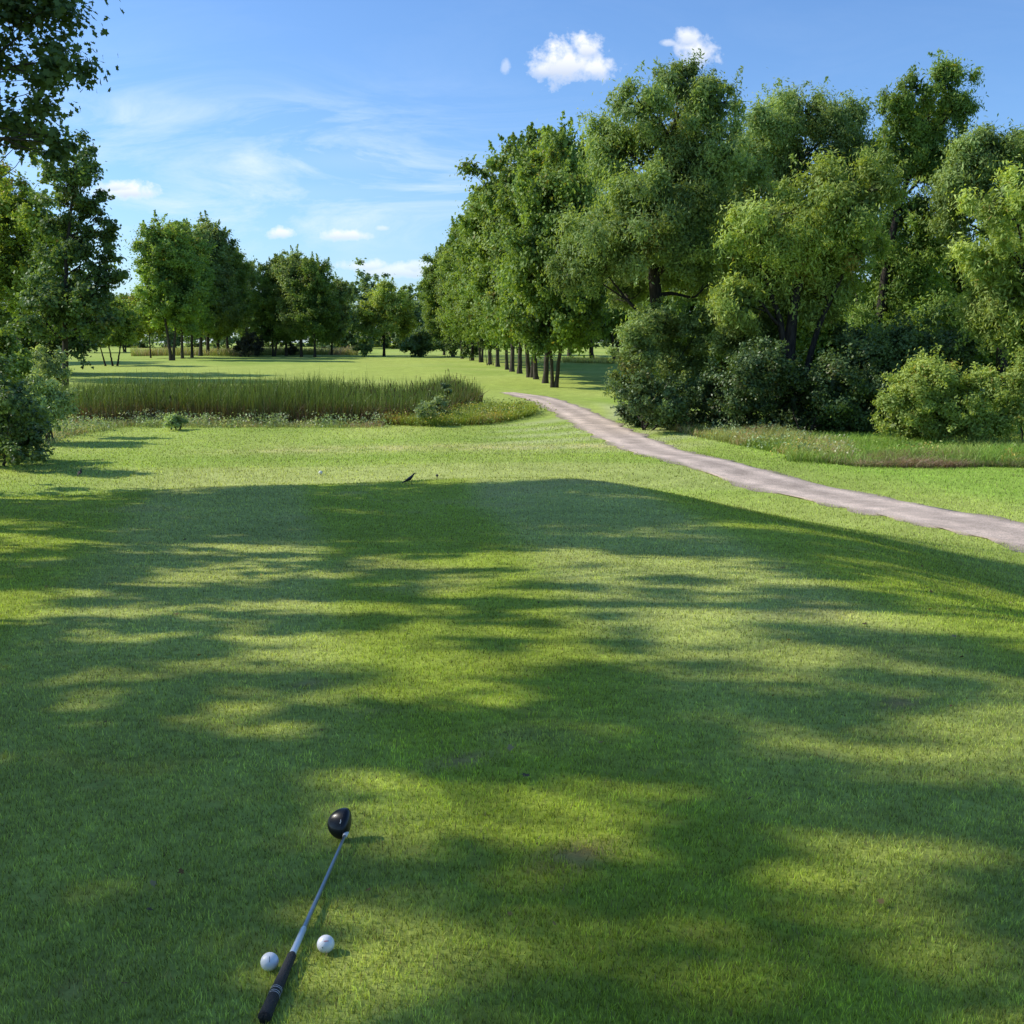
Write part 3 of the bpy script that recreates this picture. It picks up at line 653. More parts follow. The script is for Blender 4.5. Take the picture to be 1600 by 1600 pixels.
# ------------------------------------------------------------------ maple types
def generic_lobes(Ht, R, base_f, rng, n=12):
    out = [(0, 0, Ht * .88, R * .45, R * .45, Ht * .12)]
    for k in range(n):
        f = (k + .5) / n; z = Ht * (base_f + (.86 - base_f) * f); rad = R * math.sin(PI * (.22 + .62 * (1 - f))) ** .8 * .62
        a = k * 2.4 + rng.rand()
        out.append((math.cos(a) * rad * .8, math.sin(a) * rad * .8, z, R * .5, R * .5, Ht * .13))
    return out
def maple(seed, pal, Ht=14., R=3.9, bf=.24, n=13, two=False, **kw):
    rng = np.random.RandomState(seed); lb = generic_lobes(Ht, R, bf, rng, n)
    tr = [[(0, 0, -.2), (.1, .05, Ht * .3), (0, .1, Ht * .85)]]
    if two: tr = [[(-.12, 0, -.2), (-.2, 0, 1.2), (-.9, .2, Ht * .45), (-.7, 0, Ht * .7)], [(.12, 0, -.2), (.25, .1, 1.2), (1.0, -.2, Ht * .45), (.6, 0, Ht * .8)]]
    return tr, lb
KW = dict(L=.24, W=.16, dens=2.0, cr=(.4, 1.0), flat=.75, spiky=.4, sprays=5)

# left foreground big dark tree, built from its outline
RL = 'trees on the left of the fairway'
def px_tree(name, label, Y, bpx, tr, rows, seed, pal, r0, group=None, mat=None, **kw):
    b = ground_at(bpx, Y); rng = np.random.RandomState(seed); lobes = px_lobes(rows, Y, b, rng)
    trunks = []
    for t in tr:
        pts = [px_pt(q[0], q[1], Y, b) for q in t]; pts[0] = (pts[0][0], pts[0][1], -.2 if len(t[0]) < 3 else pts[0][2]); trunks.append(pts)
    k2 = dict(KW); k2.update(kw)
    return make_tree(name, label, 'tree', b, trunks, lobes, seed, group, mat, M_bark_dark, r0, 6, .03, pal=pal, **k2)
px_tree('maple_tree', 'tall thin dark tree with straight black trunk left of the cattails', 66, 101, [[(101, 600), (102, 500), (104, 400), (118, 250)]],
        [(118, 252, 26, 18), (90, 270, 24, 20), (130, 300, 30, 24), (98, 320, 32, 26), (150, 350, 26, 14), (110, 370, 34, 28), (165, 362, 18, 10), (140, 410, 34, 24), (95, 430, 40, 30), (175, 420, 22, 14), (150, 455, 32, 18), (110, 480, 42, 28), (150, 500, 34, 22), (60, 500, 36, 30)],
        301, 'dark', .2, hole=.0, dens=2.3, inner=False, L=.22, W=.15, cr=(.3, .8), gain=1.25, grow=1.15)
px_tree('maple_tree', 'yellow green tree with orange tinged top at the far left', 82, 30, [[(30, 590), (30, 470), (35, 330)]],
        [(40, 320, 38, 32), (10, 340, 34, 34), (70, 350, 30, 36), (35, 390, 50, 40), (80, 410, 30, 32), (0, 420, 40, 40), (50, 460, 50, 34), (-40, 400, 50, 60)], 302, 'yellow', .22, gain=1.2, grow=1.15, top_accent=.2, accent=.02)
px_tree('maple_tree', 'dark tree rising at the left edge behind the yellow green one', 92, -20, [[(-20, 590), (-20, 450), (-10, 300)]],
        [(-5, 290, 26, 26), (-30, 310, 40, 40), (10, 310, 16, 20), (-30, 400, 60, 60), (-60, 480, 60, 60)], 303, 'dark', .25, gain=1.4, mat=M_dark_leaf)
px_tree('small_tree', 'low dark tree filling in behind the thin dark trunk', 88, 60, [[(60, 590), (60, 540), (60, 500)]], [(40, 520, 50, 40), (100, 530, 46, 34), (0, 540, 40, 40), (130, 510, 30, 28)], 304, 'dark', .12, gain=1.4, mat=M_dark_leaf)
px_tree('small_tree', 'small spreading tree with several thin stems at the fairway edge', 108, 178, [[(176, 560), (168, 530), (160, 500)], [(182, 560), (190, 530), (200, 500)], [(165, 560), (155, 535), (150, 520)]],
        [(178, 492, 26, 18), (155, 515, 26, 18), (200, 510, 22, 18), (185, 530, 26, 12), (150, 535, 18, 12)], 305, 'maple', .09, group=RL)
px_tree('small_tree', 'yellow leaved low tree right of the small spreading tree', 142, 235, [[(235, 548), (233, 520), (230, 490)]], [(225, 490, 22, 24), (245, 505, 20, 18), (215, 515, 16, 14)], 306, 'yellow', .1, group=RL)
for k, (px, Y, pal, two, Ht, R, seed, lab) in enumerate([
        (269, 128, 'maple', True, 15.6, 4.3, 311, 'twin trunked maple nearest on the left side of the fairway'),
        (285, 138, 'maple', False, 15.2, 3.9, 312, 'single trunk maple just right of the twin trunked one'),
        (300, 142, 'maple', False, 16.2, 3.6, 313, 'reddish topped maple third from the twin trunked one')]):
    b = ground_at(px, Y); tr, lb = maple(seed, pal, Ht, R * .9, .32, 13, two)
    make_tree('maple_tree', lab, 'tree', b, tr, lb, seed, RL, None, M_bark, [.2, .17] if two else .18, 6, pal=pal, top_accent=.25, gain=1.35, **KW)
# shared maples for the rows
b = ground_at(866, 73)
protos = []
for seed, pal, Ht, R, bf, two in [(401, 'maple', 14.5, 4.0, .25, False), (402, 'maple', 13.8, 4.2, .26, True), (403, 'willow', 14.2, 3.8, .27, False)]:
    tr, lb = maple(seed, pal, Ht, R, bf, 14, two); protos.append((seed, pal, tr, lb, two))
RR = 'row of maples along the right side of the fairway'
first = {}
def put(k, loc, rz, sc, label, group, name='maple_tree'):
    seed, pal, tr, lb, two = protos[k]
    if k not in first:
        o = make_tree(name, label, 'tree', loc, tr, lb, seed, group, None, M_bark, [.17, .15] if two else .21, 6, pal=pal, accent=.05, top_accent=.1, gain=1.05, **KW)
        o.rotation_euler = (0, 0, rz); o.scale = sc; first[k] = o
    else: o = copy_tree(first[k], loc, rz, label, group, sc)
    o.rotation_euler[0] = rr.normal() * .03; o.rotation_euler[1] = rr.normal() * .03
    return o
ords = ['nearest', 'second', 'third', 'fourth', 'fifth', 'sixth', 'seventh', 'eighth', 'ninth', 'tenth', 'eleventh', 'twelfth', 'thirteenth', 'fourteenth']
rowpx = [(866, 72), (852, 76), (838, 80.5), (829, 83), (812, 89.5), (800, 94), (792, 99), (778, 106), (765, 112), (752, 119), (738, 127), (722, 136), (708, 146), (694, 158)]
rowtop = [232, 225, 262, 222, 290, 275, 330, 322, 350, 362, 352, 375, 385, 395]
rr = np.random.RandomState(50)
for i, (px, Y) in enumerate(rowpx):
    p = ground_at(px, Y); k = [1, 0, 2][i % 3]; Ht = py_z(rowtop[i], Y) - p[2]; s = Ht / 14.2
    put(k, p, rr.rand() * 6.28, (s * rr.uniform(.74, .98), s * rr.uniform(.74, .98), s), ('maple at the near end of the right hand row, forked low' if i == 0 else '%s trunk from the near end of the right hand maple row' % ords[i]), RR)
# left row beyond the first three
RL2 = 'maples along the left side of the fairway'
for i, (px, Y, top, k, lab) in enumerate([
        (313, 150, 345, 2, 'thin maple right of the reddish topped one'), (325, 154, 350, 2, 'maple in the middle of the left group'), (341, 158, 372, 1, 'maple before the gap of yellow foliage on the left'),
        (357, 162, 385, 2, 'yellowish maple left of the dark cedars'), (385, 172, 400, 2, 'maple rising right behind the dark cedars'),
        (428, 150, 405, 1, 'leftmost trunk of the four maples near the middle'), (447, 151, 396, 2, 'second trunk of the four maples near the middle'),
        (471, 147, 398, 2, 'third trunk of the four maples near the middle'), (492, 145, 412, 0, 'rightmost trunk of the four maples near the middle'), (518, 158, 436, 2, 'lower maple just behind the four middle ones')]):
    p = ground_at(px, Y); s = (py_z(top, Y) - p[2]) / 14.2
    put(k, p, rr.rand() * 6.28, (s * .96, s * .96, s), lab, RL2)
for i, (px, Y, top, k, lab) in enumerate([
        (925, 125, 330, 0, 'maple with thick trunk standing beyond the right hand row'), (962, 118, 350, 1, 'maple beyond the row, hidden behind the forked willow'), (890, 150, 350, 2, 'maple far beyond the near end of the row')]):
    p = ground_at(px, Y); s = (py_z(top, Y) - p[2]) / 14.2
    put(k, p, rr.rand() * 6.28, (s * 1.1, s * 1.1, s), lab, 'maples beyond the right hand row')
# lone tree and bushes in the fairway
px_tree('maple_tree', 'lone round maple standing in the middle of the fairway', 150, 600, [[(600, 556), (600, 520), (600, 460)], [(602, 540, 1), (590, 500), (575, 480)]],
        [(600, 462, 22, 16), (580, 480, 22, 20), (620, 478, 22, 20), (600, 495, 34, 22), (572, 508, 16, 14), (630, 505, 18, 18)], 501, 'bright', [.2, .1], gain=1.15)
shrub('juniper_shrub', 'small dark spiky bush left of the lone maple', 143, 569, [(569, 547, 9, 7), (563, 545, 5, 5), (575, 545, 5, 5)], 502, 'dark', None, 4, L_=.3, W=.1, cr=(.25, .5))
shrub('round_bush', 'rounded green bush right of the lone maple', 146, 651, [(651, 530, 17, 14), (642, 542, 14, 10), (660, 543, 13, 11)], 503, 'far', None, 4, L_=.3, W=.18, cr=(.4, .7))
shrub('cedar_bush', 'wide blackish cedar under the left maples', 148, 385, [(375, 540, 13, 11), (392, 537, 14, 14), (403, 545, 9, 8)], 504, 'cedar', None, 4, L_=.3, W=.12, cr=(.3, .6))
shrub('cedar_bush', 'small dark cedar between two of the middle maples', 153, 455, [(455, 545, 6, 8), (461, 548, 5, 5)], 505, 'cedar', None, 3, L_=.3, W=.12, cr=(.3, .6))
for i, (px, Y, w, top, lab) in enumerate([(700, 142, 14, 535, 'dark low bush under the far end of the right hand row'), (735, 126, 10, 540, 'dark bush among the trunks in the middle of the right hand row'), (765, 110, 12, 528, 'dark bushy growth at the row where it meets the fairway')]):
    shrub('low_bush', lab, Y, px, [(px - w * .5, top + 6, w * .7, 10), (px + w * .5, top + 8, w * .7, 9)], 510 + i, 'dark', 'low bushes under the right hand row', 3, L_=.25, W=.15, cr=(.3, .6))

# far woods behind everything: reads as one mass
rng = np.random.RandomState(77)
VV, CC = [], []
def far_tree(px, Y, top, w, pal, n=7):
    b = ground_at(px, Y); Ht = py_z(top, Y) - b[2]; R = w / F * Y
    lobes = [(b[0] + rng.normal() * R * .35, b[1] + rng.normal() * R * .3, b[2] + Ht * f, R * (.75 - .35 * f), R * .6, Ht * .17) for f in np.linspace(.12, .84, n)]
    V, C, k, _ = crown(lobes, rng, pal=pal, L=.7, W=.55, dens=1.6, cr=(.8, 1.8), flat=.7, inner=False, spiky=.4); VV.append(V); CC.append(C)
for px, Y, top, w, pal in [(575, 260, 424, 30, 'far'), (548, 270, 436, 24, 'far'), (608, 280, 430, 26, 'far'), (640, 270, 437, 26, 'far'), (665, 250, 442, 24, 'far'), (690, 240, 440, 24, 'far'), (625, 235, 470, 24, 'willow'), (655, 225, 468, 22, 'far'), (540, 230, 470, 24, 'dark'), (562, 250, 480, 24, 'dark'), (680, 215, 480, 24, 'willow')]:
    far_tree(px, Y, top, w, pal)
for px in range(-500, 2200, 26):
    if 520 < px < 705: continue
    Y = rng.uniform(230, 300); far_tree(px, Y, rng.uniform(455, 490), rng.uniform(20, 32), rng.choice(['far', 'dark', 'far']), 5)
for px in range(505, 730, 14):
    far_tree(px, rng.uniform(215, 240), rng.uniform(500, 520), 16, 'dark', 3)
V = np.concatenate(VV); C = np.concatenate(CC)
tag(obj('far_woods', mesh_np('far_woods', V, np.arange(len(V)), np.full(len(V) // 4, 4), C), M_leaf), 'distant dense woods closing the end of the fairway', 'woods', kind='stuff')
# darker mass directly behind the left edge
for i, (px, Y, top, k, lab) in enumerate([(130, 175, 455, 0, 'dim tree seen through the thin dark tree'), (195, 180, 462, 1, 'dim tree left of the twin trunked maple'), (-90, 120, 330, 0, 'large tree beyond the left edge')]):
    p = ground_at(px, Y); s = (py_z(top, Y) - p[2]) / 14.2
    put(k, p, rr.rand() * 6.28, (s * 1.4, s * 1.4, s), lab, 'background trees on the left')

# ------------------------------------------------------------------ left shrubs
LS = 'shrubs along the left edge'
shrub('dark_bush', 'big dark bush low in the left corner of the lawn', 31.5, -5, [(15, 625, 40, 44), (35, 665, 34, 44), (-20, 660, 50, 50), (5, 700, 44, 22), (-30, 600, 40, 40), (30, 712, 32, 12), (45, 690, 26, 22)], 601, 'dark', LS, gain=1.35, mat=M_dark_leaf, L_=.11, W=.07)
shrub('leafy_bush', 'leafy green bush above the dark corner bush', 41, 10, [(10, 560, 34, 34), (32, 585, 22, 22), (-20, 560, 40, 50)], 602, 'maple', LS, L_=.15, W=.09)
shrub('pale_bush', 'spiky pale willow bush in front of the thin dark trunk', 44, 78, [(72, 570, 16, 22), (88, 582, 16, 22), (60, 590, 18, 20)], 603, 'pale', LS, L_=.16, W=.05, spiky=.15)
shrub('pale_bush', 'wide pale green bush left of the cattails', 40, 75, [(55, 620, 26, 20), (88, 615, 22, 20), (100, 640, 18, 16), (70, 640, 24, 18), (45, 600, 18, 14)], 604, 'pale', LS, L_=.12, W=.06)
shrub('pale_bush', 'small grey green bush at the foot of the cattails', 45.5, 272, [(266, 660, 11, 9), (282, 660, 11, 8), (274, 655, 10, 7)], 605, 'pale', None, 3, L_=.1, W=.05, cr=(.12, .25))
shrub('pale_bush', 'grey green bush growing out of the right part of the cattails', 47.5, 672, [(660, 640, 16, 12), (685, 634, 16, 12), (672, 650, 18, 9)], 606, 'pale', None, 4, L_=.12, W=.05, cr=(.15, .3))
shrub('thin_sapling', 'thin sapling poking above the right end of the cattails', 52, 697, [(696, 603, 7, 6), (700, 612, 6, 5)], 607, 'far', None, 2, L_=.12, W=.06, cr=(.1, .2), inner=False, cat='sapling')

# ------------------------------------------------------------------ near trees on the left: one shows at the top left, all shade the tee
def shade_tree(name, label, x, y, Ht, R, bf, seed, pal='maple', shape='maple', L_=.15, dens=1.15, hole=.2, n=15, grp='maples shading the tee from the left', extra=(), inner=False, soft=.5, flat=.6, sprays=0, W_=None, cr_=(.4, .8)):
    b = np.array([x, y, float(H(x, y))]); rng = np.random.RandomState(seed)
    lb = generic_lobes(Ht, R, bf, rng, n) + list(extra)
    tr = [[(0, 0, -.2), (.2, .1, Ht * .3), (0, .1, Ht * .9)]]
    return make_tree(name, label, 'tree', b, tr, lb, seed, grp, M_leaf, M_bark, .3, 9, .014, lr=.045, pal=pal, shape=shape, L=L_, W=W_ or L_, dens=dens, cr=cr_, hole=hole, inner=inner, flat=flat, accent=.03, soft=soft, sprays=sprays)
shade_tree('overhanging_maple', 'near maple with dark leaves overhanging the top left corner', -13.3, 19, 15.5, 4.8, .45, 701, 'dark', L_=.115, dens=1.6, hole=.12, soft=.6, flat=.8, sprays=4,
           extra=[(px_x(70, 19, 8) + 13.3, 0, py_z(100, 19) - float(H(-13.3, 19)), .6, .8, .35), (px_x(25, 19, 8) + 13.3, .3, py_z(190, 19) - float(H(-13.3, 19)), .6, .8, .4), (px_x(70, 18.5, 8) + 13.3, -.5, py_z(225, 18.5) - float(H(-13.3, 19)), .4, .4, .22),
                  (px_x(20, 19, 8) + 13.3, .3, py_z(60, 19) - float(H(-13.3, 19)), .9, .8, .9)])
SHD = [(-17.0, 25.8, 12.5, 3.0, .3), (-14.5, 11, 16, 4.8, .22), (-21, 16, 17, 5.0, .2), (-11.5, 3.5, 15, 4.6, .25), (-19, 6, 17, 4.8, .2), (-10, -3, 14, 4.2, .3), (-23, 24, 13, 3.2, .3)]
for i, (x, y, Ht, R, bf) in enumerate(SHD):
    if i < 2: o_ = shade_tree('shade_maple', 'shading maple left of the tee out of view', x, y, Ht, R, bf, 710 + i, shape='quad', L_=.22, W_=.16, dens=.85, hole=.74 if i == 0 else .73, soft=.40, cr_=(.25, .55)); (first.__setitem__('s%d' % i, (o_, Ht, R)))
    else:
        o0, h0, r0_ = first['s%d' % (i % 2)]
        copy_tree(o0, (x, y, float(H(x, y))), i * 1.3, 'shading maple left of the tee out of view', 'maples shading the tee from the left', (R / r0_, R / r0_, Ht / h0))

shade_tree('shade_maple', 'shading maple left of the tee out of view', -13.6, 6.9, 16.5, 2.9, .64, 731, shape='quad', L_=.22, W_=.16, dens=.9, hole=.45, soft=.42, cr_=(.25, .55), n=9)

# ------------------------------------------------------------------ golf club and balls
import bmesh
M_crown = simple_mat('club_black_gloss', (.008, .008, .010), .28, 0, .35, coat=.12)
M_face = simple_mat('club_face', (.05, .05, .055), .35, .7)
M_shaft = simple_mat('club_steel', (.30, .34, .37), .3, .85, var=.1)
M_sleeve = simple_mat('club_silver', (.62, .70, .76), .35, .4, var=.05)
M_grip = simple_mat('grip_rubber', (.022, .022, .024), .65, 0, .4, bump=.6, bscale=260, var=.3)
M_white = simple_mat('ball_white', (.78, .79, .80), .28, 0, .5)
M_wmark = simple_mat('white_mark', (.7, .7, .68), .5)
M_blackink = simple_mat('black_ink', (.03, .03, .05), .5)
M_redink = simple_mat('red_ink', (.45, .12, .12), .5)
M_greenink = simple_mat('green_ink', (.03, .10, .06), .5)
g_ = at(413, 1602); h_ = at(541, 1317)
print('grip', g_, 'hosel', h_, 'len', np.linalg.norm(g_ - h_))
club = empty('golf_club', g_ + np.array([0, 0, .0])); tag(club, 'black headed golf club lying on the grass between two balls', 'golf club')
O = g_.copy()
dirv = unit((h_ - g_)[None])[0]; Ltot = np.linalg.norm(h_ - g_)
z0, z1 = .017, .026                     # heights of axis above ground at butt and hosel
def ax(t): return (h_ - g_) * t + np.array([0, 0, z0 * (1 - t) + z1 * t])
def rev(profile, seg=20, cap=True):
    A = Acc(); P = [ax(t) for t, r in profile]; V, Fq = tube(P, [r for t, r in profile], seg); A.add(V, Fq); return A.mesh('rev')
obj('shaft', rev([(.40, .0065), (.70, .0058), (.985, .0046)]), M_shaft, club)
obj('sleeve', rev([(.268, .0082), (.27, .0086), (.395, .0078), (.40, .0066)]), M_sleeve, club)
gr = obj('grip', rev([(.004, .006), (.002, .010), (0, .0140), (.006, .0155), (.03, .0148), (.10, .0135), (.18, .0122), (.262, .0112), (.27, .0086)]), M_grip, club)
obj('butt_hole_shade', rev([(.0035, .001), (.0035, .010)]), M_blackink, gr)  # black disc stands in for the shade inside the open butt end
for t in (.083, .09, .102, .108):
    obj('ring_mark', rev([(t, .0142), (t + .0015, .0142)], 20), M_wmark, gr)
obj('hosel', rev([(.975, .0055), (.98, .0072), (1.01, .0075), (1.02, .0065)]), M_wmark, club)
# head: rounded body, flat face on the right
bm = bmesh.new(); bmesh.ops.create_icosphere(bm, subdivisions=5, radius=1)
# local frame: X = heel->toe, Y = face->back, Z up
hl, hb, hh = .049, .052, .056
for v in bm.verts:
    x, y, z = v.co
    fy = y
    if y < 0: fy = y * .42                                  # the face is nearly flat
    else: fy = y * (1.0)
    taper = 1 - .05 * max(y, 0) ** 2
    zz = z * (1.0 if z > 0 else .62) * (1 - .42 * max(y, 0))
    bulge = x
    v.co = (bulge * hl * taper, fy * hb, zz * hh * .62)
bm.normal_update()
hm = bpy.data.meshes.new('head'); 
faces_face = [f.index for f in bm.faces if f.normal.y < -.8]
bm.to_mesh(hm); bm.free()
for p in hm.polygons: p.use_smooth = True
head = obj('head', hm, M_crown, club)
hm.materials.append(M_face)
for p in hm.polygons:
    if p.normal.y < -.86: p.material_index = 1
from mathutils import Matrix
sv = Vector(-dirv)                                        # from head towards the grip
ya = Vector((-1.0, .12, .10)); ya = (ya - sv * ya.dot(sv)).normalized()      # face to back
up2 = sv.cross(ya); up2 = up2 if up2.z > 0 else -up2      # square to the shaft, pointing up
lie = math.radians(32)
xa = (up2 * math.cos(lie) - sv * math.sin(lie)).normalized()   # heel to toe, toe up
za = xa.cross(ya); za = za if za.dot(sv) > 0 else -za          # crown faces up the shaft
Rm = Matrix((xa, ya, za)).transposed()
cpos = Vector(ax(1.0)) + xa * .030 + ya * .012 - za * .012
low = min((Rm @ v.co + cpos).z + O[2] - float(H(*((Rm @ v.co + cpos)[:2] + O[:2]))) for v in hm.vertices)
open('/tmp/low.txt','w').write(str(low))
head.matrix_local = Matrix.Translation(cpos) @ Rm.to_4x4()
# seam line and alignment mark on the crown
def crown_pt(x, y):
    zz = math.sqrt(max(0, 1 - x * x - y * y)); fy = y * .42 if y < 0 else y; tp = 1 - .05 * max(y, 0) ** 2
    return (x * hl * tp, fy * hb, zz * (1 - .42 * max(y, 0)) * hh * .62 + .0008)
A = Acc(); A.add(*tube([crown_pt(x, .02 + .10 * (1 - x * x)) for x in np.linspace(-.85, .85, 24)], [.0007] * 24, 5))
obj('crown_seam', A.mesh('crown_seam'), M_face, head)
A = Acc(); A.add(*tube([crown_pt(x, .13 + .05 * abs(x) * 6) for x in np.linspace(-.12, .12, 9)], [.0014] * 9, 5))
obj('alignment_mark', A.mesh('alignment_mark'), M_wmark, head)

def ball_mesh():
    bm = bmesh.new(); bmesh.ops.create_icosphere(bm, subdivisions=6, radius=1.0)
    n = 330; k = np.arange(n) + .5; ph = np.arccos(1 - 2 * k / n); th = PI * (1 + 5 ** .5) * k
    D = np.stack([np.cos(th) * np.sin(ph), np.sin(th) * np.sin(ph), np.cos(ph)], 1)
    Vv = np.array([v.co[:] for v in bm.verts]); dm = np.zeros(len(Vv))
    for a in range(0, len(Vv), 4000):
        dm[a:a + 4000] = (Vv[a:a + 4000] @ D.T).max(1)
    ang = np.arccos(np.clip(dm, -1, 1)); r = .085; dep = np.where(ang < r, (1 - (ang / r) ** 2) * .016, 0)
    for v, d in zip(bm.verts, dep): v.co *= (1 - d) * .02135
    me = bpy.data.meshes.new('ball'); bm.to_mesh(me); bm.free()
    for p in me.polygons: p.use_smooth = True
    return me
bmsh = ball_mesh()
def patch(name, parent, center_dir, path2d, rad, mat):
    """thin curved ink stroke on the ball: path2d in radians around center_dir"""
    c = Vector(center_dir).normalized(); e1 = c.cross(Vector((0, 0, 1))).normalized(); e2 = e1.cross(c).normalized()
    A = Acc()
    for st_ in path2d:
        P = [tuple((c + e1 * a + e2 * b).normalized() * .02125) for a, b in st_]; A.add(*tube(P, [rad] * len(P), 5))
    return obj(name, A.mesh(name), mat, parent)
for px, py, lab, kind_ in [(420, 1509, 'white golf ball with a thin dark line, left of the club grip', 0), (508, 1482, 'white golf ball with faded red print and a dark green mark, right of the club', 1)]:
    p = at(px, py + 13); p = p.copy()
    # rest on turf
    c = p + np.array([0, 0, .0]); k = (c[1] + .0) ; 
    b = obj('golf_ball', bmsh, M_white); tag(b, lab, 'golf ball', 'golf balls by the club'); b.location = (c[0], c[1] + .012, float(H(c[0], c[1] + .012)) + .0215)
    vd = np.array([-c[0], -c[1], CZ - c[2]]); vd = vd / np.linalg.norm(vd)
    if kind_ == 0:
        patch('alignment_line', b, (vd[0], vd[1], vd[2] + .3), [[(0, t) for t in np.linspace(-.3, .35, 12)]], .0006, M_blackink)
    else:
        e = []
        for k in range(6):
            a = -.35 + k * .1; e.append([(a, .25), (a + .02, .38), (a + .05, .33), (a + .05, .25)])
        patch('red_print', b, tuple(vd), e, .0005, M_redink)
        patch('green_mark', b, tuple(vd), [[(.38, -.42), (.46, -.40), (.40, -.48), (.47, -.47), (.42, -.53)]], .0016, M_greenink)

# ------------------------------------------------------------------ birds and tee markers
M_bird = simple_mat('black_feathers', (.012, .011, .013), .5, 0, .4, var=.3, bscale=30)
M_brownbird = simple_mat('brown_feathers', (.035, .028, .024), .6, 0, .3, var=.3, bscale=30)
M_beak = simple_mat('beak', (.03, .028, .02), .4)
M_pale = simple_mat('pale_feathers', (.45, .36, .30), .7)
def bird(label, base, face, s=1.0, up=.9, mat=M_bird, belly=False):
    root = empty('bird', base, face); tag(root, label, 'bird')
    bm = bmesh.new(); 
    pts = [(-.17, 0, .035), (-.11, 0, .065), (-.05, 0, .10), (.0, 0, .135), (.028, 0, .175), (.045, 0, .205), (.062, 0, .215)]
    rad = [(.008, .018), (.014, .014), (.036, .034), (.046, .044), (.026, .026), (.022, .022), (.012, .012)]
    rings = []
    for (x, y, z), (ra, rb) in zip(pts, rad):
        rings.append([bm.verts.new((x * s * 1.0, math.cos(a) * rb * s, (z + math.sin(a) * ra) * s * up)) for a in np.linspace(0, 2 * PI, 12, endpoint=False)])
    for a, b in zip(rings, rings[1:]):
        for i in range(12): bm.faces.new((a[i], a[(i + 1) % 12], b[(i + 1) % 12], b[i]))
    bm.faces.new(rings[0]); bm.faces.new(rings[-1])
    me = bpy.data.meshes.new('body'); bm.to_mesh(me); bm.free()
    for p in me.polygons: p.use_smooth = True
    o = obj('body', me, mat, root); md = o.modifiers.new('s', 'SUBSURF'); md.levels = 1; md.render_levels = 1
    A = Acc(); A.add(*tube([(.066 * s, 0, .216 * s * up), (.082 * s, 0, .213 * s * up), (.098 * s, 0, .207 * s * up)], [.008 * s, .005 * s, .001 * s], 8)); obj('beak', A.mesh('beak'), M_beak, root)
    for sg in (-1, 1):
        A = Acc(); A.add(*tube([(-.01 * s, sg * .018 * s, .10 * s * up), (.0, sg * .018 * s, .05 * s * up), (-.005 * s, sg * .018 * s, -.004)], [.008 * s, .003 * s, .003 * s], 6))
        for t in (-.5, 0, .5): A.add(*tube([(-.005 * s, sg * .018 * s, .003), (.022 * s, sg * .018 * s + t * .02 * s, .001)], [.0025 * s, .0015 * s], 4))
        obj('leg', A.mesh('leg'), M_beak, root)
        A = Acc(); A.add(*tube([(.012 * s, sg * .034 * s, .155 * s * up), (-.03 * s, sg * .045 * s, .12 * s * up), (-.09 * s, sg * .03 * s, .08 * s * up), (-.125 * s, sg * .012 * s, .062 * s * up)], [.012 * s, .022 * s, .014 * s, .003 * s], 8)); obj('wing', A.mesh('wing'), mat, root)
    if belly:
        A = Acc(); A.add(*tube([(-.05 * s, -.012 * s, .07 * s * up), (-.02 * s, -.03 * s, .09 * s * up), (.0, -.03 * s, .115 * s * up)], [.006 * s, .018 * s, .008 * s], 8)); obj('belly_patch', A.mesh('belly_patch'), M_pale, root)
    return root
p = at(643, 757); bird('black bird standing upright on the crest of the tee', p, 0.15, 1.1)
p = at(126, 744.5); bird('dark bird with a pale belly at the left end of the shade line', p, 1.4, .9, 1.05, M_brownbird, True)
M_mkw = simple_mat('marker_white', (.7, .7, .66), .5); M_mkb = simple_mat('marker_black', (.015, .015, .015), .5)
def marker(label, base, mat, r, lift):
    root = empty('tee_marker', base); tag(root, label, 'tee marker')
    bm = bmesh.new(); bmesh.ops.create_uvsphere(bm, u_segments=20, v_segments=14, radius=r)
    for v in bm.verts: v.co.z = v.co.z * .95 + lift
    me = bpy.data.meshes.new('ball_top'); bm.to_mesh(me); bm.free()
    for q in me.polygons: q.use_smooth = True
    obj('ball_top', me, mat, root)
    A = Acc(); A.add(*tube([(0, 0, -.03), (0, 0, lift * .5), (0, 0, lift)], [.008, .008, .008], 8)); obj('stake', A.mesh('stake'), M_blackink, root)
p = at(683, 748); marker('small black round tee marker on a thin stake behind the bird', p, M_mkb, .036, .085)
p = at(501, 742); marker('small white tee marker on the pale forward tee strip', p, M_mkw, .055, .06)

# fallen leaves on the tee
rng = np.random.RandomState(91); n = 90
d = 2 + rng.rand(n) ** 1.2 * 16; x = rng.uniform(-.55, .55, n) * d; z = H(x, d) + .016
col = np.array([(.20, .12, .05), (.28, .20, .08), (.10, .07, .04), (.30, .26, .16)])[rng.randint(0, 4, n)]
V, C, k = leaf_maple(np.c_[x, d, z], rng.normal(size=(n, 3)) * .4 + [0, 0, 1], rng.uniform(.015, .04, n), rng, col)
tag(obj('leaf_litter', mesh_np('leaf_litter', V, np.arange(len(V)), np.full(n, k), C), M_leaf), 'scattered tiny dead leaves and scraps on the tee grass', 'leaf litter', kind='stuff')

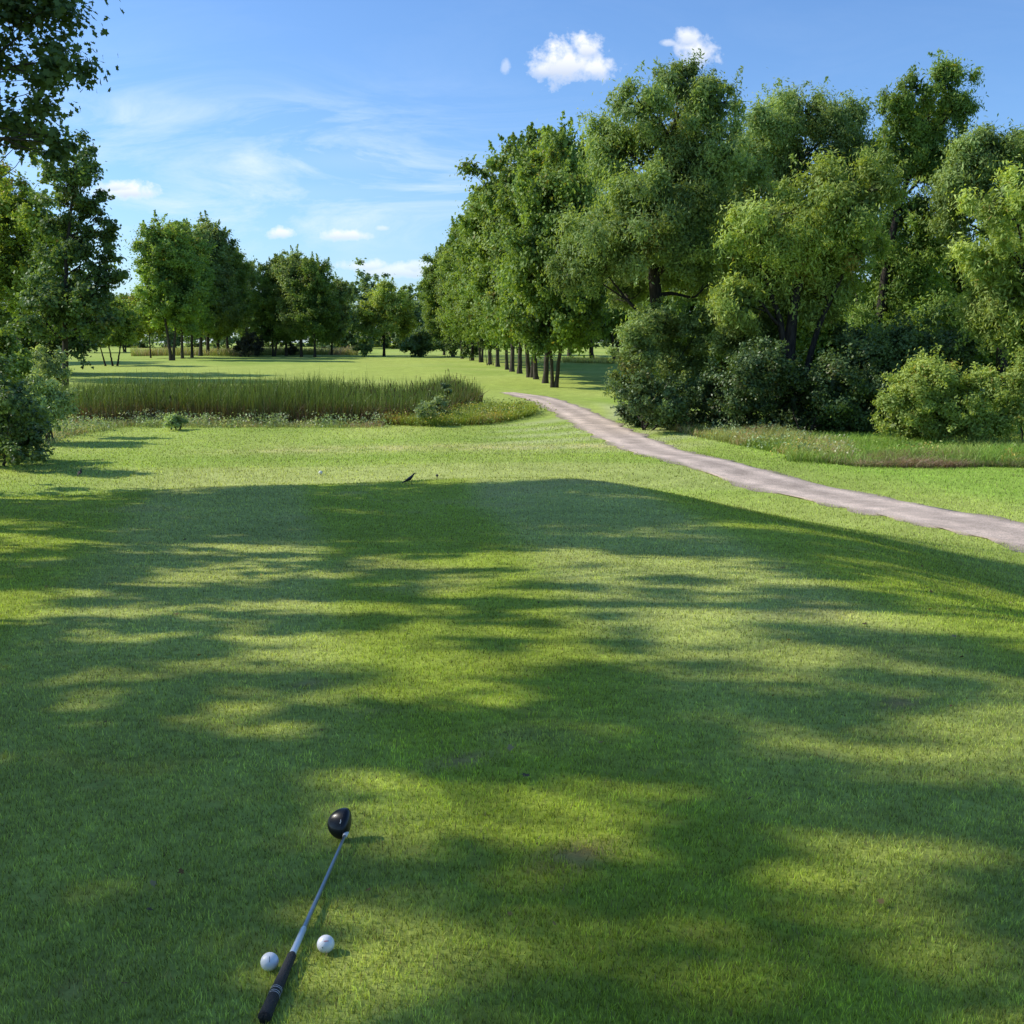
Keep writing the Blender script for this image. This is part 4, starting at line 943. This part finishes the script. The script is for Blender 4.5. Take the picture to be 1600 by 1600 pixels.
# ------------------------------------------------------------------ sun and sky
EL = math.radians(36); AZ = (-.975, .222)
sd = Vector((AZ[0] * math.cos(EL), AZ[1] * math.cos(EL), math.sin(EL))).normalized()
ld = bpy.data.lights.new('sun', 'SUN'); ld.energy = 5.0; ld.angle = math.radians(.53); ld.color = (1, .95, .86)
lo = bpy.data.objects.new('sun', ld); link(lo); lo.rotation_euler = sd.to_track_quat('Z', 'Y').to_euler()
w = bpy.data.worlds.new("World"); SC.world = w; w.use_nodes = True; nt = w.node_tree; nt.nodes.clear(); L = nt.links.new
out = nt.nodes.new('ShaderNodeOutputWorld'); bg = nt.nodes.new('ShaderNodeBackground'); bg.inputs['Strength'].default_value = .15
sky = nt.nodes.new('ShaderNodeTexSky'); sky.sky_type = 'NISHITA'; sky.sun_disc = False; sky.sun_elevation = EL; sky.sun_rotation = math.atan2(AZ[0], AZ[1])
sky.air_density = 1.0; sky.dust_density = .6; sky.ozone_density = 2.2
tc = nt.nodes.new('ShaderNodeTexCoord'); sep = nt.nodes.new('ShaderNodeSeparateXYZ'); L(tc.outputs['Generated'], sep.inputs[0])
def MA(op, a, b=None, c=None, clamp=False):
    n = nt.nodes.new('ShaderNodeMath'); n.operation = op; n.use_clamp = clamp
    for i, v in enumerate((a, b, c)):
        if v is None: continue
        if isinstance(v, (int, float)): n.inputs[i].default_value = v
        else: L(v, n.inputs[i])
    return n.outputs[0]
yy = MA('MAXIMUM', sep.outputs['Y'], .05)
U = MA('DIVIDE', sep.outputs['X'], yy); Vv = MA('DIVIDE', sep.outputs['Z'], yy)
cmb = nt.nodes.new('ShaderNodeCombineXYZ'); L(U, cmb.inputs[0]); L(Vv, cmb.inputs[1])
def noise(scale, detail, rough, vec, dist=0.):
    n = nt.nodes.new('ShaderNodeTexNoise'); n.inputs['Scale'].default_value = scale; n.inputs['Detail'].default_value = detail; n.inputs['Roughness'].default_value = rough; n.inputs['Distortion'].default_value = dist; L(vec, n.inputs['Vector']); return n.outputs['Fac']
def uv(px, py):
    r = ray(px, py); return r[0] / r[1], r[2] / r[1]
n_c = noise(26, 8, .62, cmb.outputs[0], .3); n_f = noise(95, 5, .6, cmb.outputs[0])
nn = MA('ADD', MA('MULTIPLY', MA('SUBTRACT', n_c, .5), 2.3), MA('MULTIPLY', MA('SUBTRACT', n_f, .5), 1.3))
cl = None; shade = None
CLOUDS = [(893, 100, 44, 32, 1), (912, 76, 22, 22, 1), (862, 108, 30, 14, .9), (925, 108, 26, 20, 1), (1088, 84, 30, 26, .9), (1078, 62, 18, 14, .8), (1045, 68, 12, 5, .5), (790, 107, 6, 12, .35), (200, 300, 42, 13, .9), (180, 292, 24, 10, .8),
          (440, 366, 20, 10, .8), (540, 368, 30, 9, .75), (572, 416, 34, 9, .65), (620, 424, 60, 10, .6), (665, 416, 22, 9, .5), (598, 357, 10, 4, .4)]
for px, py, rx, ry, am in CLOUDS:
    u0, v0 = uv(px, py); a = rx / F * 1.22; b = ry / F * 1.2
    du = MA('DIVIDE', MA('SUBTRACT', U, u0), a); dv = MA('DIVIDE', MA('SUBTRACT', Vv, v0), b)
    # flatter base: squash below the centre
    dv = MA('MULTIPLY', dv, MA('MULTIPLY_ADD', MA('LESS_THAN', dv, 0), .35, 1.0))
    r = MA('SQRT', MA('ADD', MA('MULTIPLY', du, du), MA('MULTIPLY', dv, dv)))
    e = MA('ADD', MA('SUBTRACT', 1.12, r), nn)
    q = MA('MULTIPLY', MA('MULTIPLY', e, 1.5, clamp=True), am)
    cl = q if cl is None else MA('MAXIMUM', cl, q)
    s = MA('MULTIPLY', q, MA('MULTIPLY_ADD', dv, -.5, .22, clamp=True)); shade = s if shade is None else MA('MAXIMUM', shade, s)
# high thin cirrus, stretched sideways
mp = nt.nodes.new('ShaderNodeMapping'); mp.inputs['Scale'].default_value = (1.0, 4.2, 1); mp.inputs['Rotation'].default_value = (0, 0, -.12); L(cmb.outputs[0], mp.inputs[0])
c1 = noise(4.5, 10, .66, mp.outputs[0], 1.0)
c1 = MA('MULTIPLY', MA('SUBTRACT', c1, .44), 3.4, clamp=True)
def gauss(px, py, rx, ry):
    u0, v0 = uv(px, py); du = MA('DIVIDE', MA('SUBTRACT', U, u0), rx / F); dv = MA('DIVIDE', MA('SUBTRACT', Vv, v0), ry / F)
    return MA('EXPONENT', MA('MULTIPLY', MA('ADD', MA('MULTIPLY', du, du), MA('MULTIPLY', dv, dv)), -1.0))
reg = MA('ADD', gauss(560, 260, 260, 85), MA('ADD', gauss(130, 190, 150, 70), MA('ADD', gauss(400, 330, 350, 50), gauss(430, 175, 90, 22))), clamp=True)
streak = MA('ADD', MA('MULTIPLY', gauss(560, 250, 120, 16), .6), MA('ADD', MA('MULTIPLY', gauss(100, 175, 120, 26), .4), MA('MULTIPLY', gauss(480, 300, 150, 14), .35)))
ci = MA('MULTIPLY', MA('ADD', MA('MULTIPLY', c1, MA('MULTIPLY_ADD', reg, .85, .05)), MA('MULTIPLY', streak, MA('ADD', c1, .25))), .85, clamp=True)
hz = MA('MULTIPLY', MA('SUBTRACT', .16, Vv, clamp=True), 2.0, clamp=True)   # milky horizon
tint = nt.nodes.new('ShaderNodeMix'); tint.data_type = 'RGBA'; tint.blend_type = 'MULTIPLY'; tint.inputs[0].default_value = 1; L(sky.outputs[0], tint.inputs[6]); tint.inputs[7].default_value = (.71, .94, 1.24, 1)
m1 = nt.nodes.new('ShaderNodeMix'); m1.data_type = 'RGBA'; L(MA('ADD', ci, MA('MULTIPLY', hz, .5), clamp=True), m1.inputs[0]); L(tint.outputs[2], m1.inputs[6]); m1.inputs[7].default_value = (5.6, 6.6, 8.0, 1)
ccol = nt.nodes.new('ShaderNodeMix'); ccol.data_type = 'RGBA'; L(MA('MULTIPLY', shade, 2.2, clamp=True), ccol.inputs[0]); ccol.inputs[6].default_value = (7.4, 7.5, 7.8, 1); ccol.inputs[7].default_value = (4.6, 5.2, 6.4, 1)
m2 = nt.nodes.new('ShaderNodeMix'); m2.data_type = 'RGBA'; L(cl, m2.inputs[0]); L(m1.outputs[2], m2.inputs[6]); L(ccol.outputs[2], m2.inputs[7])
L(m2.outputs[2], bg.inputs['Color']); L(bg.outputs[0], out.inputs[0])

SC.view_settings.view_transform = 'Standard'; SC.view_settings.look = 'None'; SC.view_settings.exposure = 0; SC.view_settings.gamma = 1
SC.cycles.max_bounces = 6; SC.cycles.diffuse_bounces = 3; SC.cycles.transmission_bounces = 3; SC.cycles.glossy_bounces = 2; SC.cycles.transparent_max_bounces = 4
SC.cycles.sample_clamp_indirect = 4
print('faces', sum(len(o.data.polygons) for o in bpy.data.objects if o.type == 'MESH'))
